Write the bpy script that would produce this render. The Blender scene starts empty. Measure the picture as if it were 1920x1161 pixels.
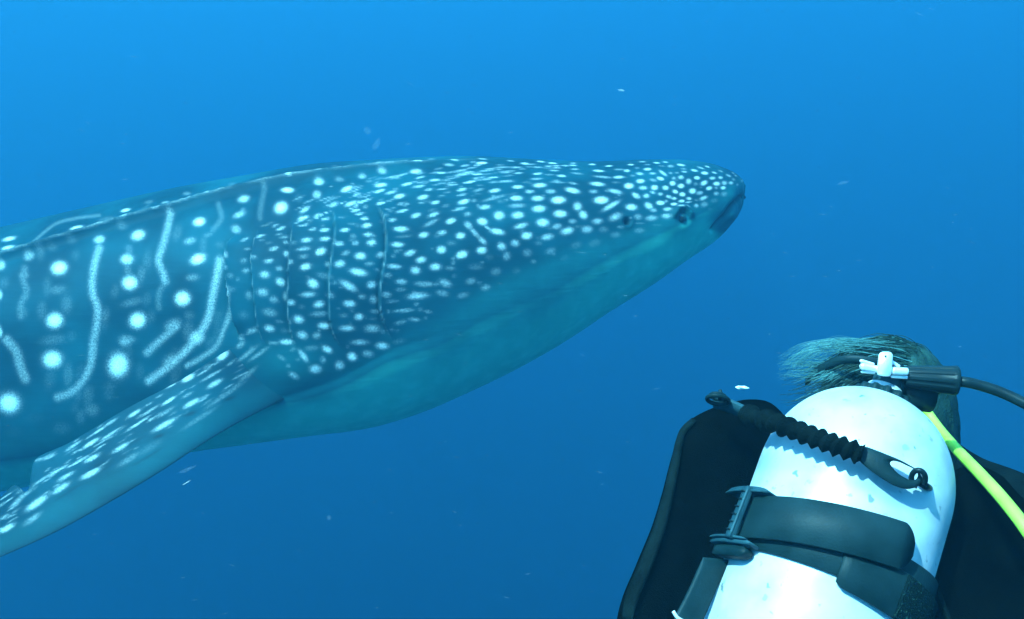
import bpy, bmesh, math, random
import numpy as np
from mathutils import Vector, Matrix

random.seed(7)
RNG = np.random.default_rng(11)
SC = bpy.context.scene
COL = SC.collection

# ------------------------------------------------------------------ camera
PITCH = math.radians(-9.0)
cam_data = bpy.data.cameras.new("camera")
cam_data.lens = 35.0
cam_data.sensor_width = 36.0
cam_data.clip_start = 0.05
cam_data.clip_end = 1000.0
cam = bpy.data.objects.new("camera", cam_data)
cam.location = (0, 0, 0)
cam.rotation_euler = (math.radians(90) + PITCH, 0, 0)
COL.objects.link(cam)
SC.camera = cam

# ------------------------------------------------------------------ light
TO_SUN = Vector((-0.42, -0.46, 0.79)).normalized()
ELEV = math.asin(TO_SUN.z)
world = bpy.data.worlds.new("World")
SC.world = world
world.use_nodes = True
wn, wl = world.node_tree.nodes, world.node_tree.links
sky = wn.new("ShaderNodeTexSky")
sky.sky_type = 'NISHITA'
sky.sun_disc = False
sky.sun_elevation = ELEV
sky.sun_rotation = math.atan2(TO_SUN.x, TO_SUN.y)
wl.new(sky.outputs[0], wn["Background"].inputs[0])
wn["Background"].inputs[1].default_value = 0.15
sun_data = bpy.data.lights.new("sun", 'SUN')
sun_data.energy = 4.0
sun_data.angle = math.radians(0.5)
sun_data.color = (1.0, 0.97, 0.92)
sun = bpy.data.objects.new("sun", sun_data)
sun.rotation_euler = TO_SUN.to_track_quat('Z', 'Y').to_euler()
sun.location = (-4, -5, 30)
COL.objects.link(sun)

SC.view_settings.view_transform = 'Standard'
SC.view_settings.look = 'None'
SC.view_settings.gamma = 1.0
SC.view_settings.use_curve_mapping = False
SC.view_settings.exposure = 3.66
cy = SC.cycles
cy.max_bounces = 6
cy.diffuse_bounces = 3
cy.glossy_bounces = 2
cy.transmission_bounces = 2
cy.transparent_max_bounces = 12
cy.volume_bounces = 3
cy.sample_clamp_indirect = 8.0
cy.use_denoising = True

# ------------------------------------------------------------------ helpers
FPX = 35.0 / 36.0 * 1920.0
_f = np.array([0, math.cos(PITCH), math.sin(PITCH)])
_u = np.array([0, -math.sin(PITCH), math.cos(PITCH)])
_r = np.array([1.0, 0, 0])


def P(px, py, d):
    """World point of a spot seen in the view at depth d metres."""
    return _f * d + _r * ((px - 960.0) / FPX * d) + _u * ((580.5 - py) / FPX * d)


def PV(px, py, d):
    px, py, d = np.broadcast_arrays(np.asarray(px, float), np.asarray(py, float), np.asarray(d, float))
    return d[..., None] * _f + ((px - 960.0) / FPX * d)[..., None] * _r + ((580.5 - py) / FPX * d)[..., None] * _u


def proj(v):
    d = v @ _f
    return 960.0 + (v @ _r) / d * FPX, 580.5 - (v @ _u) / d * FPX


def curve(pts, n, ts=None):
    """Smooth interpolation of control rows (chord-length, monotone enough cubic)."""
    p = np.array(pts, float)
    k = np.concatenate([[0], np.cumsum(np.maximum(np.linalg.norm(np.diff(p[:, :2], axis=0), axis=1), 1e-6))])
    k /= k[-1]
    t = np.linspace(0, 1, n) if ts is None else ts
    return hermite(k, p, t)


def hermite(k, p, t):
    m = np.zeros_like(p)
    dk = np.diff(k)[:, None]
    sl = np.diff(p, axis=0) / dk
    m[1:-1] = (sl[:-1] * dk[1:] + sl[1:] * dk[:-1]) / (dk[1:] + dk[:-1])
    m[0], m[-1] = sl[0], sl[-1]
    i = np.clip(np.searchsorted(k, t, side='right') - 1, 0, len(k) - 2)
    h = (k[i + 1] - k[i])[:, None]
    s = ((t - k[i])[:, None]) / h
    return ((2 * s**3 - 3 * s**2 + 1) * p[i] + (s**3 - 2 * s**2 + s) * h * m[i]
            + (-2 * s**3 + 3 * s**2) * p[i + 1] + (s**3 - s**2) * h * m[i + 1])


def mesh_obj(name, verts, faces, mat, parent=None, smooth=True):
    me = bpy.data.meshes.new(name)
    me.from_pydata([tuple(v) for v in np.asarray(verts, float)], [], [tuple(int(i) for i in f) for f in faces])
    me.update()
    if smooth:
        me.polygons.foreach_set('use_smooth', [True] * len(me.polygons))
    if mat:
        me.materials.append(mat)
    o = bpy.data.objects.new(name, me)
    COL.objects.link(o)
    if parent:
        o.parent = parent
    return o


def grid_faces(n, m, wrap_m=False, flip=False, off=0):
    i = np.arange(n - 1)[:, None]
    j = np.arange(m if wrap_m else m - 1)[None, :]
    j2 = (j + 1) % m
    a, b, c, d = i * m + j, i * m + j2, (i + 1) * m + j2, (i + 1) * m + j
    q = np.stack([a, b, c, d] if not flip else [d, c, b, a], -1).reshape(-1, 4)
    return q + off


def empty(name, label, cat, group=None, loc=(0, 0, 0)):
    o = bpy.data.objects.new(name, None)
    o.empty_display_size = 0.1
    COL.objects.link(o)
    o['label'] = label
    o['category'] = cat
    if group:
        o['group'] = group
    return o


def tag(o, label=None, cat=None, group=None, kind=None):
    for k, v in (('label', label), ('category', cat), ('group', group), ('kind', kind)):
        if v:
            o[k] = v
    return o


def frames(path):
    """Parallel-transported frames along a path."""
    path = np.asarray(path, float)
    t = np.gradient(path, axis=0)
    t /= np.linalg.norm(t, axis=1)[:, None]
    a = np.array([0, 0, 1.0]) if abs(t[0][2]) < 0.9 else np.array([1.0, 0, 0])
    n = a - t[0] * (a @ t[0])
    n /= np.linalg.norm(n)
    N = [n]
    for i in range(1, len(path)):
        n = n - t[i] * (n @ t[i])
        n /= np.linalg.norm(n)
        N.append(n)
    N = np.array(N)
    return t, N, np.cross(t, N)


def tube_geo(path, rad, seg=12, caps=True):
    path = np.asarray(path, float)
    t, N, B = frames(path)
    rad = np.broadcast_to(np.asarray(rad, float), (len(path),))
    an = np.linspace(0, 2 * math.pi, seg, endpoint=False)
    v = path[:, None, :] + rad[:, None, None] * (np.cos(an)[None, :, None] * N[:, None, :] + np.sin(an)[None, :, None] * B[:, None, :])
    f = [tuple(q) for q in grid_faces(len(path), seg, True)]
    v = v.reshape(-1, 3)
    if caps:
        k = len(v)
        v = np.vstack([v, path[0], path[-1]])
        e = (len(path) - 1) * seg
        for j in range(seg):
            j2 = (j + 1) % seg
            f.append((k, j2, j))
            f.append((k + 1, e + j, e + j2))
    return v, f


def tube(name, path, rad, mat, parent=None, seg=12):
    v, f = tube_geo(path, rad, seg)
    return mesh_obj(name, v, f, mat, parent)


def join_geo(parts):
    V, F, k = [], [], 0
    for v, f in parts:
        V.append(np.asarray(v, float))
        F += [tuple(int(i) + k for i in q) for q in f]
        k += len(v)
    return np.vstack(V), F


def lathe_geo(prof, origin, ax, n, r, seg=64):
    """Surface of revolution; prof rows = (radius, height along axis)."""
    prof = np.asarray(prof, float)
    an = np.linspace(0, 2 * math.pi, seg, endpoint=False)
    ring = np.cos(an)[:, None] * n + np.sin(an)[:, None] * r
    v = origin + prof[:, 1][:, None, None] * ax + prof[:, 0][:, None, None] * ring[None]
    return v.reshape(-1, 3), [tuple(q) for q in grid_faces(len(prof), seg, True)]


def box_geo(c, ex, ey, ez, bev=0.0):
    """Box of half-axis vectors ex, ey, ez about c with chamfered vertical edges."""
    c, ex, ey, ez = (np.asarray(q, float) for q in (c, ex, ey, ez))
    pts = []
    if bev:
        a = [(1, 1 - bev), (1 - bev, 1), (-1 + bev, 1), (-1, 1 - bev), (-1, -1 + bev), (-1 + bev, -1), (1 - bev, -1), (1, -1 + bev)]
    else:
        a = [(1, 1), (-1, 1), (-1, -1), (1, -1)]
    m = len(a)
    for z in (-1, 1):
        for x, y in a:
            pts.append(c + ex * x + ey * y + ez * z)
    f = [(i, (i + 1) % m, m + (i + 1) % m, m + i) for i in range(m)]
    f += [tuple(range(m - 1, -1, -1)), tuple(range(m, 2 * m))]
    return np.array(pts), f


def bevel(o, w, seg=2):
    b = o.modifiers.new("bevel", 'BEVEL')
    b.width = w
    b.segments = seg
    b.limit_method = 'ANGLE'
    b.angle_limit = math.radians(40)
    return o


# ------------------------------------------------------------------ materials
def new_mat(name, color, rough=0.5, spec=0.3, metal=0.0):
    m = bpy.data.materials.new(name)
    m.use_nodes = True
    b = m.node_tree.nodes["Principled BSDF"]
    b.inputs["Base Color"].default_value = (*color, 1)
    b.inputs["Roughness"].default_value = rough
    b.inputs["Specular IOR Level"].default_value = spec
    b.inputs["Metallic"].default_value = metal
    return m


def noise_mat(name, c1, c2, scale, rough=0.5, spec=0.3, metal=0.0, bump=0.0, lo=0.35, hi=0.65, detail=6, bscale=None):
    m = new_mat(name, c1, rough, spec, metal)
    n, l = m.node_tree.nodes, m.node_tree.links
    tc = n.new("ShaderNodeTexCoord")
    t = n.new("ShaderNodeTexNoise")
    t.inputs["Scale"].default_value = scale
    t.inputs["Detail"].default_value = detail
    l.new(tc.outputs["Object"], t.inputs["Vector"])
    r = n.new("ShaderNodeValToRGB")
    r.color_ramp.elements[0].position, r.color_ramp.elements[1].position = lo, hi
    r.color_ramp.elements[0].color = (*c1, 1)
    r.color_ramp.elements[1].color = (*c2, 1)
    l.new(t.outputs["Fac"], r.inputs["Fac"])
    l.new(r.outputs["Color"], n["Principled BSDF"].inputs["Base Color"])
    if bump:
        b = n.new("ShaderNodeBump")
        b.inputs["Strength"].default_value = bump
        b.inputs["Distance"].default_value = 0.002
        t2 = n.new("ShaderNodeTexNoise")
        t2.inputs["Scale"].default_value = bscale or scale * 4
        l.new(tc.outputs["Object"], t2.inputs["Vector"])
        l.new(t2.outputs["Fac"], b.inputs["Height"])
        l.new(b.outputs["Normal"], n["Principled BSDF"].inputs["Normal"])
    return m


# ------------------------------------------------------------------ the water
def build_water():
    x, y0, y1, z0, z1 = 90.0, -50.0, 120.0, -70.0, SURFACE_Z
    v = [(-x, y0, z0), (x, y0, z0), (x, y1, z0), (-x, y1, z0), (-x, y0, z1), (x, y0, z1), (x, y1, z1), (-x, y1, z1)]
    f = [(0, 3, 2, 1), (4, 5, 6, 7), (0, 1, 5, 4), (1, 2, 6, 5), (2, 3, 7, 6), (3, 0, 4, 7)]
    m = bpy.data.materials.new("sea_water")
    m.use_nodes = True
    n, l = m.node_tree.nodes, m.node_tree.links
    n.remove(n["Principled BSDF"])
    pv = n.new("ShaderNodeVolumePrincipled")
    pv.inputs["Density"].default_value = WATER_DENSITY
    sc = np.array(WATER_SCATTER) / WATER_DENSITY
    ab = np.array(WATER_ABSORB) / WATER_DENSITY / (1 - sc)
    ac = (1 - ab) ** 2
    pv.inputs["Color"].default_value = (*sc, 1)
    pv.inputs["Absorption Color"].default_value = (*ac, 1)
    pv.inputs["Anisotropy"].default_value = WATER_G
    l.new(pv.outputs[0], n["Material Output"].inputs["Volume"])
    o = mesh_obj("water", v, f, m, smooth=False)
    tag(o, label="clear blue open sea water around the shark and diver", kind="structure")
    return o


SURFACE_Z = 14.0
WATER_DENSITY = 0.30
WATER_SCATTER = (0.0034, 0.0172, 0.0250)     # per metre, red green blue
WATER_ABSORB = (0.126, 0.0630, 0.0465)
WATER_G = 0.3
build_water()

# ------------------------------------------------------------------ whale shark
# spot rows: x, y, half length, half height, tilt in degrees, strength
SP_A = [(358,718,55,45,15,1),(330,1035,58,52,15,1),(785,808,52,48,10,1),(832,1035,58,52,30,1),(1105,903,52,50,20,1),
(1198,665,55,35,20,1),(1205,440,42,28,15,1),(835,520,50,35,20,.85),(768,665,45,38,10,.8),(600,545,40,30,15,.7),
(1475,303,42,28,10,.75),(1450,400,48,22,20,.6),(1432,490,38,30,-30,.55),(1148,555,45,25,15,.5),(1165,775,50,25,5,.4),
(175,645,40,35,20,.5),(5,700,30,35,0,.7),(0,880,18,35,0,.7),(0,1105,18,40,0,.7),(465,478,45,14,12,.9),(760,370,35,12,12,.85),
(1262,280,35,12,12,1),(55,542,45,14,12,.9),(50,598,45,14,12,.9),(1000,325,30,10,10,.5),(950,373,35,8,14,.8),(1515,213,35,12,10,.8),
(760,425,40,8,15,.6),(640,425,60,20,12,.25),(1130,270,30,15,0,.35),(900,320,35,14,10,.3),(1405,220,30,22,0,.25),
(740,465,40,30,0,.25),(435,550,40,30,0,.2),(315,595,40,30,0,.2),(1330,580,35,25,0,.2),(1260,520,40,18,20,.3),(345,850,70,35,10,.3),
(800,925,90,30,15,.3),(1145,1005,40,40,0,.25),(1040,1065,55,40,25,.5),(770,1150,60,30,0,.4),(145,760,40,36,0,.35),(380,860,60,26,10,.15)]
SP_B = [(228,265,48,42,5,1),(40,455,52,50,0,1),(515,290,50,62,-10,.95),(855,170,45,35,35,.7),(745,275,50,35,35,.5),(545,185,35,30,0,.5),
(755,115,45,30,30,.45),(400,485,40,35,0,.35),(270,565,50,35,0,.22),(230,180,70,30,10,.28),(100,60,25,35,0,.25),(480,380,40,30,20,.2),
(150,520,50,30,0,.12),(60,580,50,30,0,.12)]
SP_C = [(190,485,50,25,20,.4),(540,305,52,25,-5,1),(497,440,55,50,30,1),(768,245,42,30,0,.8),(755,345,38,38,10,.6),(765,190,40,8,5,.6),
(265,258,35,12,10,.6),(555,222,35,8,5,.8),(625,370,35,45,0,.2),(915,225,42,22,-5,.4),(1080,200,35,20,5,.6),(1225,165,40,18,0,.6),
(1225,120,40,10,3,.35),(880,130,30,12,0,.25),(1470,160,48,16,5,.9),(1480,112,50,6,2,.9),(1390,90,40,8,0,.4),(1310,208,60,10,-5,.5),
(1130,238,35,12,5,.35),(970,300,50,22,25,.95),(1045,340,40,12,20,.6),(1215,265,48,16,12,.9),(1205,310,50,12,18,.85),(1405,255,50,11,15,.85),
(1500,205,45,8,14,.7),(1500,270,45,10,12,.7),(1290,318,55,12,15,.7),(1350,345,45,18,15,.9),(1090,390,80,10,22,.75),(1000,410,55,16,25,.85),
(875,420,45,20,25,.65),(850,380,60,12,32,.4),(670,460,50,20,35,.7),(660,522,50,14,15,.9),(760,505,35,16,25,.6),(820,530,40,12,15,.7),
(665,578,50,10,12,.6),(500,595,42,12,20,.7),(460,572,35,10,15,.5),(400,560,60,8,15,.4),(355,650,45,10,15,.7),(240,668,40,12,30,.6),
(265,735,35,10,20,.45),(365,685,30,8,15,.4),(490,635,35,10,10,.4),(530,655,45,10,12,.5),(1035,460,40,12,15,.8),(1065,485,45,10,15,.7),
(1215,400,40,11,15,.9),(1100,520,35,14,10,.8),(940,520,40,8,15,.4),(1115,570,40,18,15,.9),(960,615,42,15,15,.85),(815,612,42,15,12,.8),
(730,610,35,14,18,.6),(1370,455,55,13,18,.75),(1470,485,42,18,20,.8),(1400,405,35,10,20,.5),(1520,350,45,18,15,.85),(1360,400,35,12,20,.5),
(1300,530,40,14,20,.7),(1010,565,35,10,10,.4),(1360,590,60,22,5,.85),(1125,635,40,18,10,.7),(1525,625,45,22,15,.8),(1385,640,80,12,10,.35),
(820,675,45,16,12,.8),(690,688,45,18,12,.75),(540,695,25,16,0,.5),(455,740,40,16,15,.65),(420,700,30,12,10,.3),(670,750,60,15,10,.6),
(790,765,45,26,25,.9),(545,775,25,25,30,.7),(920,715,40,18,10,.7),(1035,700,30,20,20,.55),(1020,655,25,20,0,.45),(1150,692,40,24,15,.8),
(1335,703,55,20,5,.8),(965,775,40,20,25,.5),(1070,790,45,28,5,.9),(1215,772,40,22,25,.7),(1425,758,50,22,20,.8),(1505,805,45,26,15,.8),
(670,800,40,16,10,.45),(420,825,40,18,10,.65),(310,800,35,14,0,.5),(235,820,30,20,20,.4),(120,790,20,28,0,.5),(120,875,15,20,0,.4),
(840,850,25,22,0,.6),(925,850,45,26,15,.8),(575,840,30,20,10,.55),(685,870,45,25,15,.85),(495,877,30,20,0,.5),(1135,840,40,16,10,.5),
(1310,858,60,18,0,.8),(1465,880,42,32,0,.8),(1055,900,70,28,-8,.9),(1190,880,30,15,0,.35),(390,920,42,30,0,.7),(250,890,30,18,20,.5),
(150,930,25,25,0,.35),(820,930,70,26,-10,.4),(500,970,40,30,-25,.75),(735,982,45,35,-20,.9),(985,995,75,30,-28,.8),(1150,985,40,30,10,.75),
(1265,920,35,22,0,.5),(1360,962,48,22,0,.7),(1500,975,55,20,0,.5),(375,1040,48,35,0,.6),(450,1090,35,30,10,.5),(535,1070,22,40,0,.6),
(700,1055,65,20,5,.75),(580,1112,35,25,0,.7),(775,1125,45,28,15,.85),(855,1060,40,30,-10,.5),(990,1120,50,28,0,.85),(1080,1070,35,22,0,.5),
(1165,1090,35,35,40,.6),(1255,1055,40,25,0,.6),(1480,1065,90,28,5,.75),(270,1060,30,35,0,.4)]
SP_D = [(575,370,30,20,0,.3),(345,410,60,35,-10,.45),(550,458,45,32,-10,.8),(480,475,18,25,0,.55),(400,475,25,20,0,.3),(340,525,42,28,-10,.75),
(440,540,30,25,0,.25),(700,420,75,22,5,.5),(870,430,40,22,0,.35),(980,440,38,28,10,.8),(1100,402,45,18,0,.5),(1080,455,35,15,0,.3),
(730,505,50,28,0,.85),(895,522,60,25,0,.75),(1075,525,65,32,0,.6),(575,572,45,32,-15,.75),(675,575,35,28,20,.55),(985,625,75,25,0,.6),
(1150,652,55,30,-5,.85),(460,622,60,22,0,.8),(365,630,50,14,-5,.5),(640,665,60,22,5,.4),(750,675,45,28,-25,.85),(930,728,40,35,-15,.95),
(1045,710,50,30,-10,.6),(840,790,38,38,0,.75),(665,815,50,35,0,.8),(580,720,60,24,-55,.75),(720,750,25,30,0,.5),(510,860,45,25,-30,.65),
(425,735,40,18,-30,.4),(215,540,45,22,10,.55),(130,600,28,22,0,.5),(85,250,30,20,20,.3),(195,295,30,35,0,.3),(160,430,40,40,0,.25),
(1285,190,45,22,0,.65),(1300,395,95,14,5,.6),(1280,480,55,16,15,.55),(1380,460,50,16,-5,.6),(1460,205,75,22,0,.55),(1480,405,40,15,-8,.45),
(1270,620,60,25,10,.35),(1220,330,60,15,5,.4),(1280,245,50,18,5,.4),(905,345,50,28,0,.5),(505,338,32,22,-15,.4)]
SP_E = [(245,85,35,7,0,.5),(420,98,45,6,-2,.7),(635,108,50,9,2,1),(640,80,45,4,-2,.7),(380,125,50,9,0,.6),(320,182,50,9,2,.8),
(530,178,55,8,4,.7),(700,153,50,5,4,.7),(600,195,50,7,4,.85),(970,110,40,7,-2,.9),(860,90,35,4,-4,.6),(780,122,45,6,0,.4),
(1095,96,40,3,-4,.8),(1185,108,40,4,-3,.9),(1345,125,35,5,-2,.8),(1345,108,30,4,0,.6),(1215,142,40,6,0,.6),(1215,128,40,3,0,.6),
(1360,155,40,7,0,.6),(1060,140,45,4,0,.5),(890,143,40,4,3,.5),(850,170,60,4,5,.6),(920,185,45,6,4,.7),(740,185,30,6,4,.3),(840,205,60,4,6,.4),
(720,220,60,5,7,.8),(540,255,60,8,10,.9),(270,240,55,9,5,.8),(420,222,60,5,8,.5),(130,290,50,9,12,.6),(330,310,70,5,10,.6),(640,235,100,5,8,.5),
(480,315,48,14,12,.75),(480,355,50,10,12,.6),(610,317,55,12,15,.5),(620,280,35,8,5,.35),(820,248,75,9,6,.6),(735,322,55,16,10,.85),
(1070,190,45,9,5,.8),(1060,230,60,9,3,.6),(1255,207,42,11,-3,.8),(1375,188,60,9,-6,.45),(1215,245,38,10,0,.45),(1345,265,45,11,-8,.5),
(915,293,52,16,3,.85),(1085,280,58,20,3,.9),(1340,320,65,24,-12,.85),(1010,330,45,16,5,.6),(1170,328,48,20,0,.6),(905,380,55,22,0,.9),
(1070,382,55,24,3,.85),(1230,395,62,32,3,1),(320,365,40,8,10,.4),(200,405,40,7,20,.3),(275,415,42,16,15,.75),(495,408,52,20,15,.9),
(355,440,40,14,15,.35),(460,465,70,14,14,.6),(250,475,50,12,12,.3),(260,510,55,17,22,.75),(660,450,52,20,8,.75),(730,380,120,14,15,.5),
(780,405,40,15,0,.3),(910,438,75,20,3,.55),(1080,462,58,30,5,.9),(770,515,48,38,5,.85),(915,512,55,30,5,.85),(1245,502,58,32,0,.9),
(525,505,38,20,10,.5),(640,562,45,32,-10,.9),(395,558,45,24,20,.85),(240,575,80,18,28,.5),(940,595,65,24,15,.7),(1110,570,55,35,0,.9),
(755,640,65,26,-10,.85),(680,610,35,15,-35,.6),(1220,600,45,25,10,.6),(1340,560,38,22,0,.5),(1300,635,60,32,15,.8),(1380,445,40,40,-30,.7),
(1425,510,40,35,-40,.8),(985,672,48,32,10,.9),(1145,682,58,28,12,.7),(895,730,40,32,0,.65),(1075,730,40,22,0,.3),(530,590,40,30,-35,.6),
(580,650,60,22,-45,.6),(640,710,45,25,-40,.65),(470,672,42,28,5,.85),(325,650,45,22,12,.65),(320,782,42,32,10,.9),(635,785,45,32,8,.85),
(480,820,52,32,20,.95),(790,755,40,35,-30,.7),(830,830,35,40,-20,.5),(400,730,45,25,0,.3),(990,805,45,38,0,.4),(1170,790,50,30,20,.4),
(695,840,40,25,0,.25),(275,915,52,32,3,.8),(390,925,50,20,0,.4),(590,915,70,30,0,.3),(745,950,48,35,15,.4),(905,945,40,30,15,.25),
(1370,745,55,32,15,.3),(1275,850,40,22,15,.2),(350,1040,60,35,-20,.6),(550,1025,48,28,15,.5),(665,1075,45,28,10,.5),(330,1120,60,28,-10,.5),
(490,1135,55,25,15,.45),(1190,162,60,6,-4,.3),(980,255,40,6,4,.35),(600,350,60,6,14,.3),(880,345,50,8,8,.3)]
SP_F = [(250,118,30,5,0,.9),(380,130,35,5,3,.8),(300,168,52,10,-3,.85),(460,157,50,8,0,.5),(520,167,28,13,0,.75),(550,120,30,6,0,.8),
(640,97,35,4,0,.6),(750,106,30,6,-3,.8),(820,100,25,4,-5,.7),(680,120,30,5,0,.4),(680,155,35,12,3,.85),(600,145,25,10,0,.35),
(860,132,30,14,0,.5),(790,130,30,6,-5,.4),(940,122,38,10,-8,.8),(800,185,45,14,-35,.7),(720,188,32,11,0,.6),(620,190,35,14,-5,.65),
(565,205,25,10,0,.4),(860,185,20,12,0,.45),(910,183,20,10,0,.4),(965,175,30,9,-5,.6),(960,152,30,8,-5,.45),(1045,165,32,10,-12,.8),
(1095,145,38,7,-18,.6),(1145,135,25,5,-20,.7),(1125,185,32,14,-5,.9),(1200,182,25,9,-15,.7),(1250,170,25,7,-20,.5),(1310,205,28,10,-25,.6),
(1365,205,18,8,-30,.5),(1345,185,15,5,-30,.5),(330,215,90,11,-5,.55),(455,217,50,13,3,.8),(435,258,40,10,0,.35),(290,270,65,18,-5,.85),
(260,328,40,18,0,.55),(430,328,65,20,-12,.7),(320,395,62,32,3,1),(395,440,90,22,30,.75),(625,248,36,18,3,.9),(535,285,40,24,0,1),
(645,300,38,18,0,.7),(725,240,35,14,-10,.5),(780,228,32,16,-15,.85),(735,298,30,22,0,.9),(590,360,40,22,-30,.8),(670,362,30,20,0,.7),
(720,335,28,14,-15,.6),(780,348,25,15,0,.6),(820,300,28,20,0,.8),(885,225,20,16,0,.5),(940,218,25,18,0,.7),(875,265,25,20,0,.9),
(940,285,28,20,0,.85),(895,330,25,18,-20,.8),(950,352,25,20,0,.9),(1000,250,25,25,20,.7),(1065,222,28,16,0,.8),(1055,270,22,18,10,.35),
(1030,325,30,24,10,.9),(1085,340,30,18,10,.6),(1120,262,32,20,25,.8),(1185,225,28,15,5,.7),(1218,268,30,18,0,.9),(1160,303,28,17,15,.85),
(1248,220,20,14,0,.7),(1278,262,24,18,0,.7),(1350,235,18,12,-20,.5),(1330,262,22,16,0,.7),(1268,300,24,16,0,.9),(1215,300,18,14,0,.45),
(1380,275,12,14,0,.5),(1415,245,12,18,-45,.5),(1215,345,24,18,0,.6),(1275,350,30,22,5,.5),(1115,380,40,18,20,.75),(1120,430,35,25,20,.6),
(1200,400,35,20,10,.35),(1055,440,22,18,10,.7),(1000,385,25,15,0,.75),(940,408,28,15,10,.8),(885,385,25,15,0,.7),(845,370,28,16,-15,.65),
(825,405,18,14,0,.5),(880,432,28,14,0,.85),(780,418,35,20,0,.9),(690,440,40,28,-35,.8),(725,475,30,18,0,.6),(555,450,50,28,-5,.9),
(830,470,35,18,0,.7),(290,560,50,28,5,.6),(430,525,60,32,25,.65),(210,622,50,32,5,.65),(605,525,38,28,0,.5),(710,535,55,25,5,.6),
(820,522,42,22,-5,.65),(340,625,45,30,0,.35),(470,605,35,14,0,.4),(430,665,50,28,5,.35),(620,632,48,25,5,.45),(620,575,50,10,0,.35),
(270,730,60,35,15,.3),(40,845,40,30,15,.2),(995,415,35,4,10,.7),(975,455,25,7,-20,.6),(920,455,30,8,0,.7),(1165,465,25,15,0,.25),(750,590,40,8,0,.3)]  # includes a highlight on the eye's brow, painted as a spot
SP_FIN = [(970,248,32,24,40,1),(745,375,30,12,30,.8),(820,345,32,18,30,1),(935,370,38,16,30,.8),(905,300,25,20,30,.4),(920,335,60,10,30,.6),
(735,445,40,10,33,.9),(835,455,42,16,30,.85),(815,420,30,10,30,.5),(585,500,35,12,33,.8),(650,490,60,8,33,.6),(720,495,50,12,33,.5),
(715,550,60,16,30,.85),(600,545,70,7,33,.8),(480,590,60,7,33,.7),(480,540,40,10,33,.6),(430,575,40,8,33,.7),(395,630,42,12,33,.9),
(320,640,45,10,33,.6),(530,650,48,18,30,.8),(340,710,70,6,30,.8),(450,620,60,6,33,.6),(400,695,40,14,30,.8),(250,750,60,7,30,.8),
(395,760,50,20,30,.85),(285,775,45,12,30,.7),(215,690,35,10,25,.6),(170,700,30,8,20,.5),(265,825,48,18,33,.75),(160,890,60,22,35,.85),
(100,860,50,12,35,.6),(70,890,40,10,35,.6),(140,960,50,20,35,.5),(30,1000,40,18,30,.85),(180,790,60,8,33,.6),(20,950,30,12,30,.5),
(560,700,60,20,33,.4),(650,650,70,25,33,.25),(870,520,100,16,33,.35),(980,420,120,16,35,.4),(1080,330,60,16,40,.45),(1050,200,25,18,40,.5),
(1100,140,30,14,30,.6),(1080,240,60,14,38,.5),(1130,240,60,12,35,.5),(690,600,26,11,20,-.6),(830,500,34,14,20,-.5),(1000,435,30,12,20,-.5),(560,640,90,10,31,-.35),(420,730,70,9,31,-.3),(640,690,90,9,31,-.3),(300,840,80,10,33,-.3),
(-60,1020,50,16,33,.7),(-120,1060,50,14,33,.7),(-200,1080,50,14,33,.6)]
# stripes: half width, strength, polyline
ST_A = [(36,.55,[(600,600),(575,680),(560,780),(560,870),(590,960),(585,1060),(565,1161),(560,1230),(545,1310),(500,1400),(430,1470),(350,1500)]),
(34,.5,[(1030,390),(1010,490),(985,580),(960,680),(990,760),(1000,800)]),(28,.3,[(1000,800),(960,880),(960,960)]),
(36,.6,[(1330,670),(1310,780),(1285,900),(1260,1020),(1190,1140),(1100,1240),(1010,1320),(900,1400)]),
(24,.5,[(1400,850),(1390,980),(1350,1100),(1310,1190),(1210,1265),(1130,1310)]),
(32,.33,[(150,720),(140,780),(160,860),(125,950),(125,1010)]),(16,.35,[(210,560),(270,500),(340,450),(450,420),(600,400)]),
(26,.3,[(1320,330),(1340,420),(1290,490)]),(34,.3,[(780,600),(770,720),(785,800)]),(14,.2,[(820,400),(900,340)])]
ST_B = [(30,.5,[(30,180),(70,230),(90,300),(110,350)]),(24,.5,[(770,120),(700,180),(640,235)])]
ST_C = [(32,.3,[(375,270),(365,340),(350,430),(345,510)]),(45,.22,[(10,900),(0,1161)])]
CROPS = {'A': (0, 280, 3.225), 'B': (0, 560, 2.322), 'C': (400, 280, 3.87), 'D': (420, 480, 3.87), 'E': (750, 280, 4.146), 'F': (1050, 280, 4.146)}


def unit(rows, crop):
    ox, oy, s = CROPS[crop]
    return [(ox + r[0] / s, oy + r[1] / s, r[2] / s, r[3] / s, r[4], r[5]) for r in rows]


BODY_SPOTS = unit(SP_A, 'A') + unit(SP_B, 'B') + unit(SP_C, 'C') + unit(SP_D, 'D') + unit(SP_E, 'E') + unit(SP_F, 'F')
FIN_SPOTS = [(x, y, a * 1.1, b * .78, t, k) for x, y, a, b, t, k in unit(SP_FIN, 'B')]
STRIPES = []
for rows, c in ((ST_A, 'A'), (ST_B, 'B'), (ST_C, 'C')):
    ox, oy, s = CROPS[c]
    STRIPES += [(.84 * w / s, k, [(ox + x / s, oy + y / s) for x, y in pl]) for w, k, pl in rows]


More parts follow.
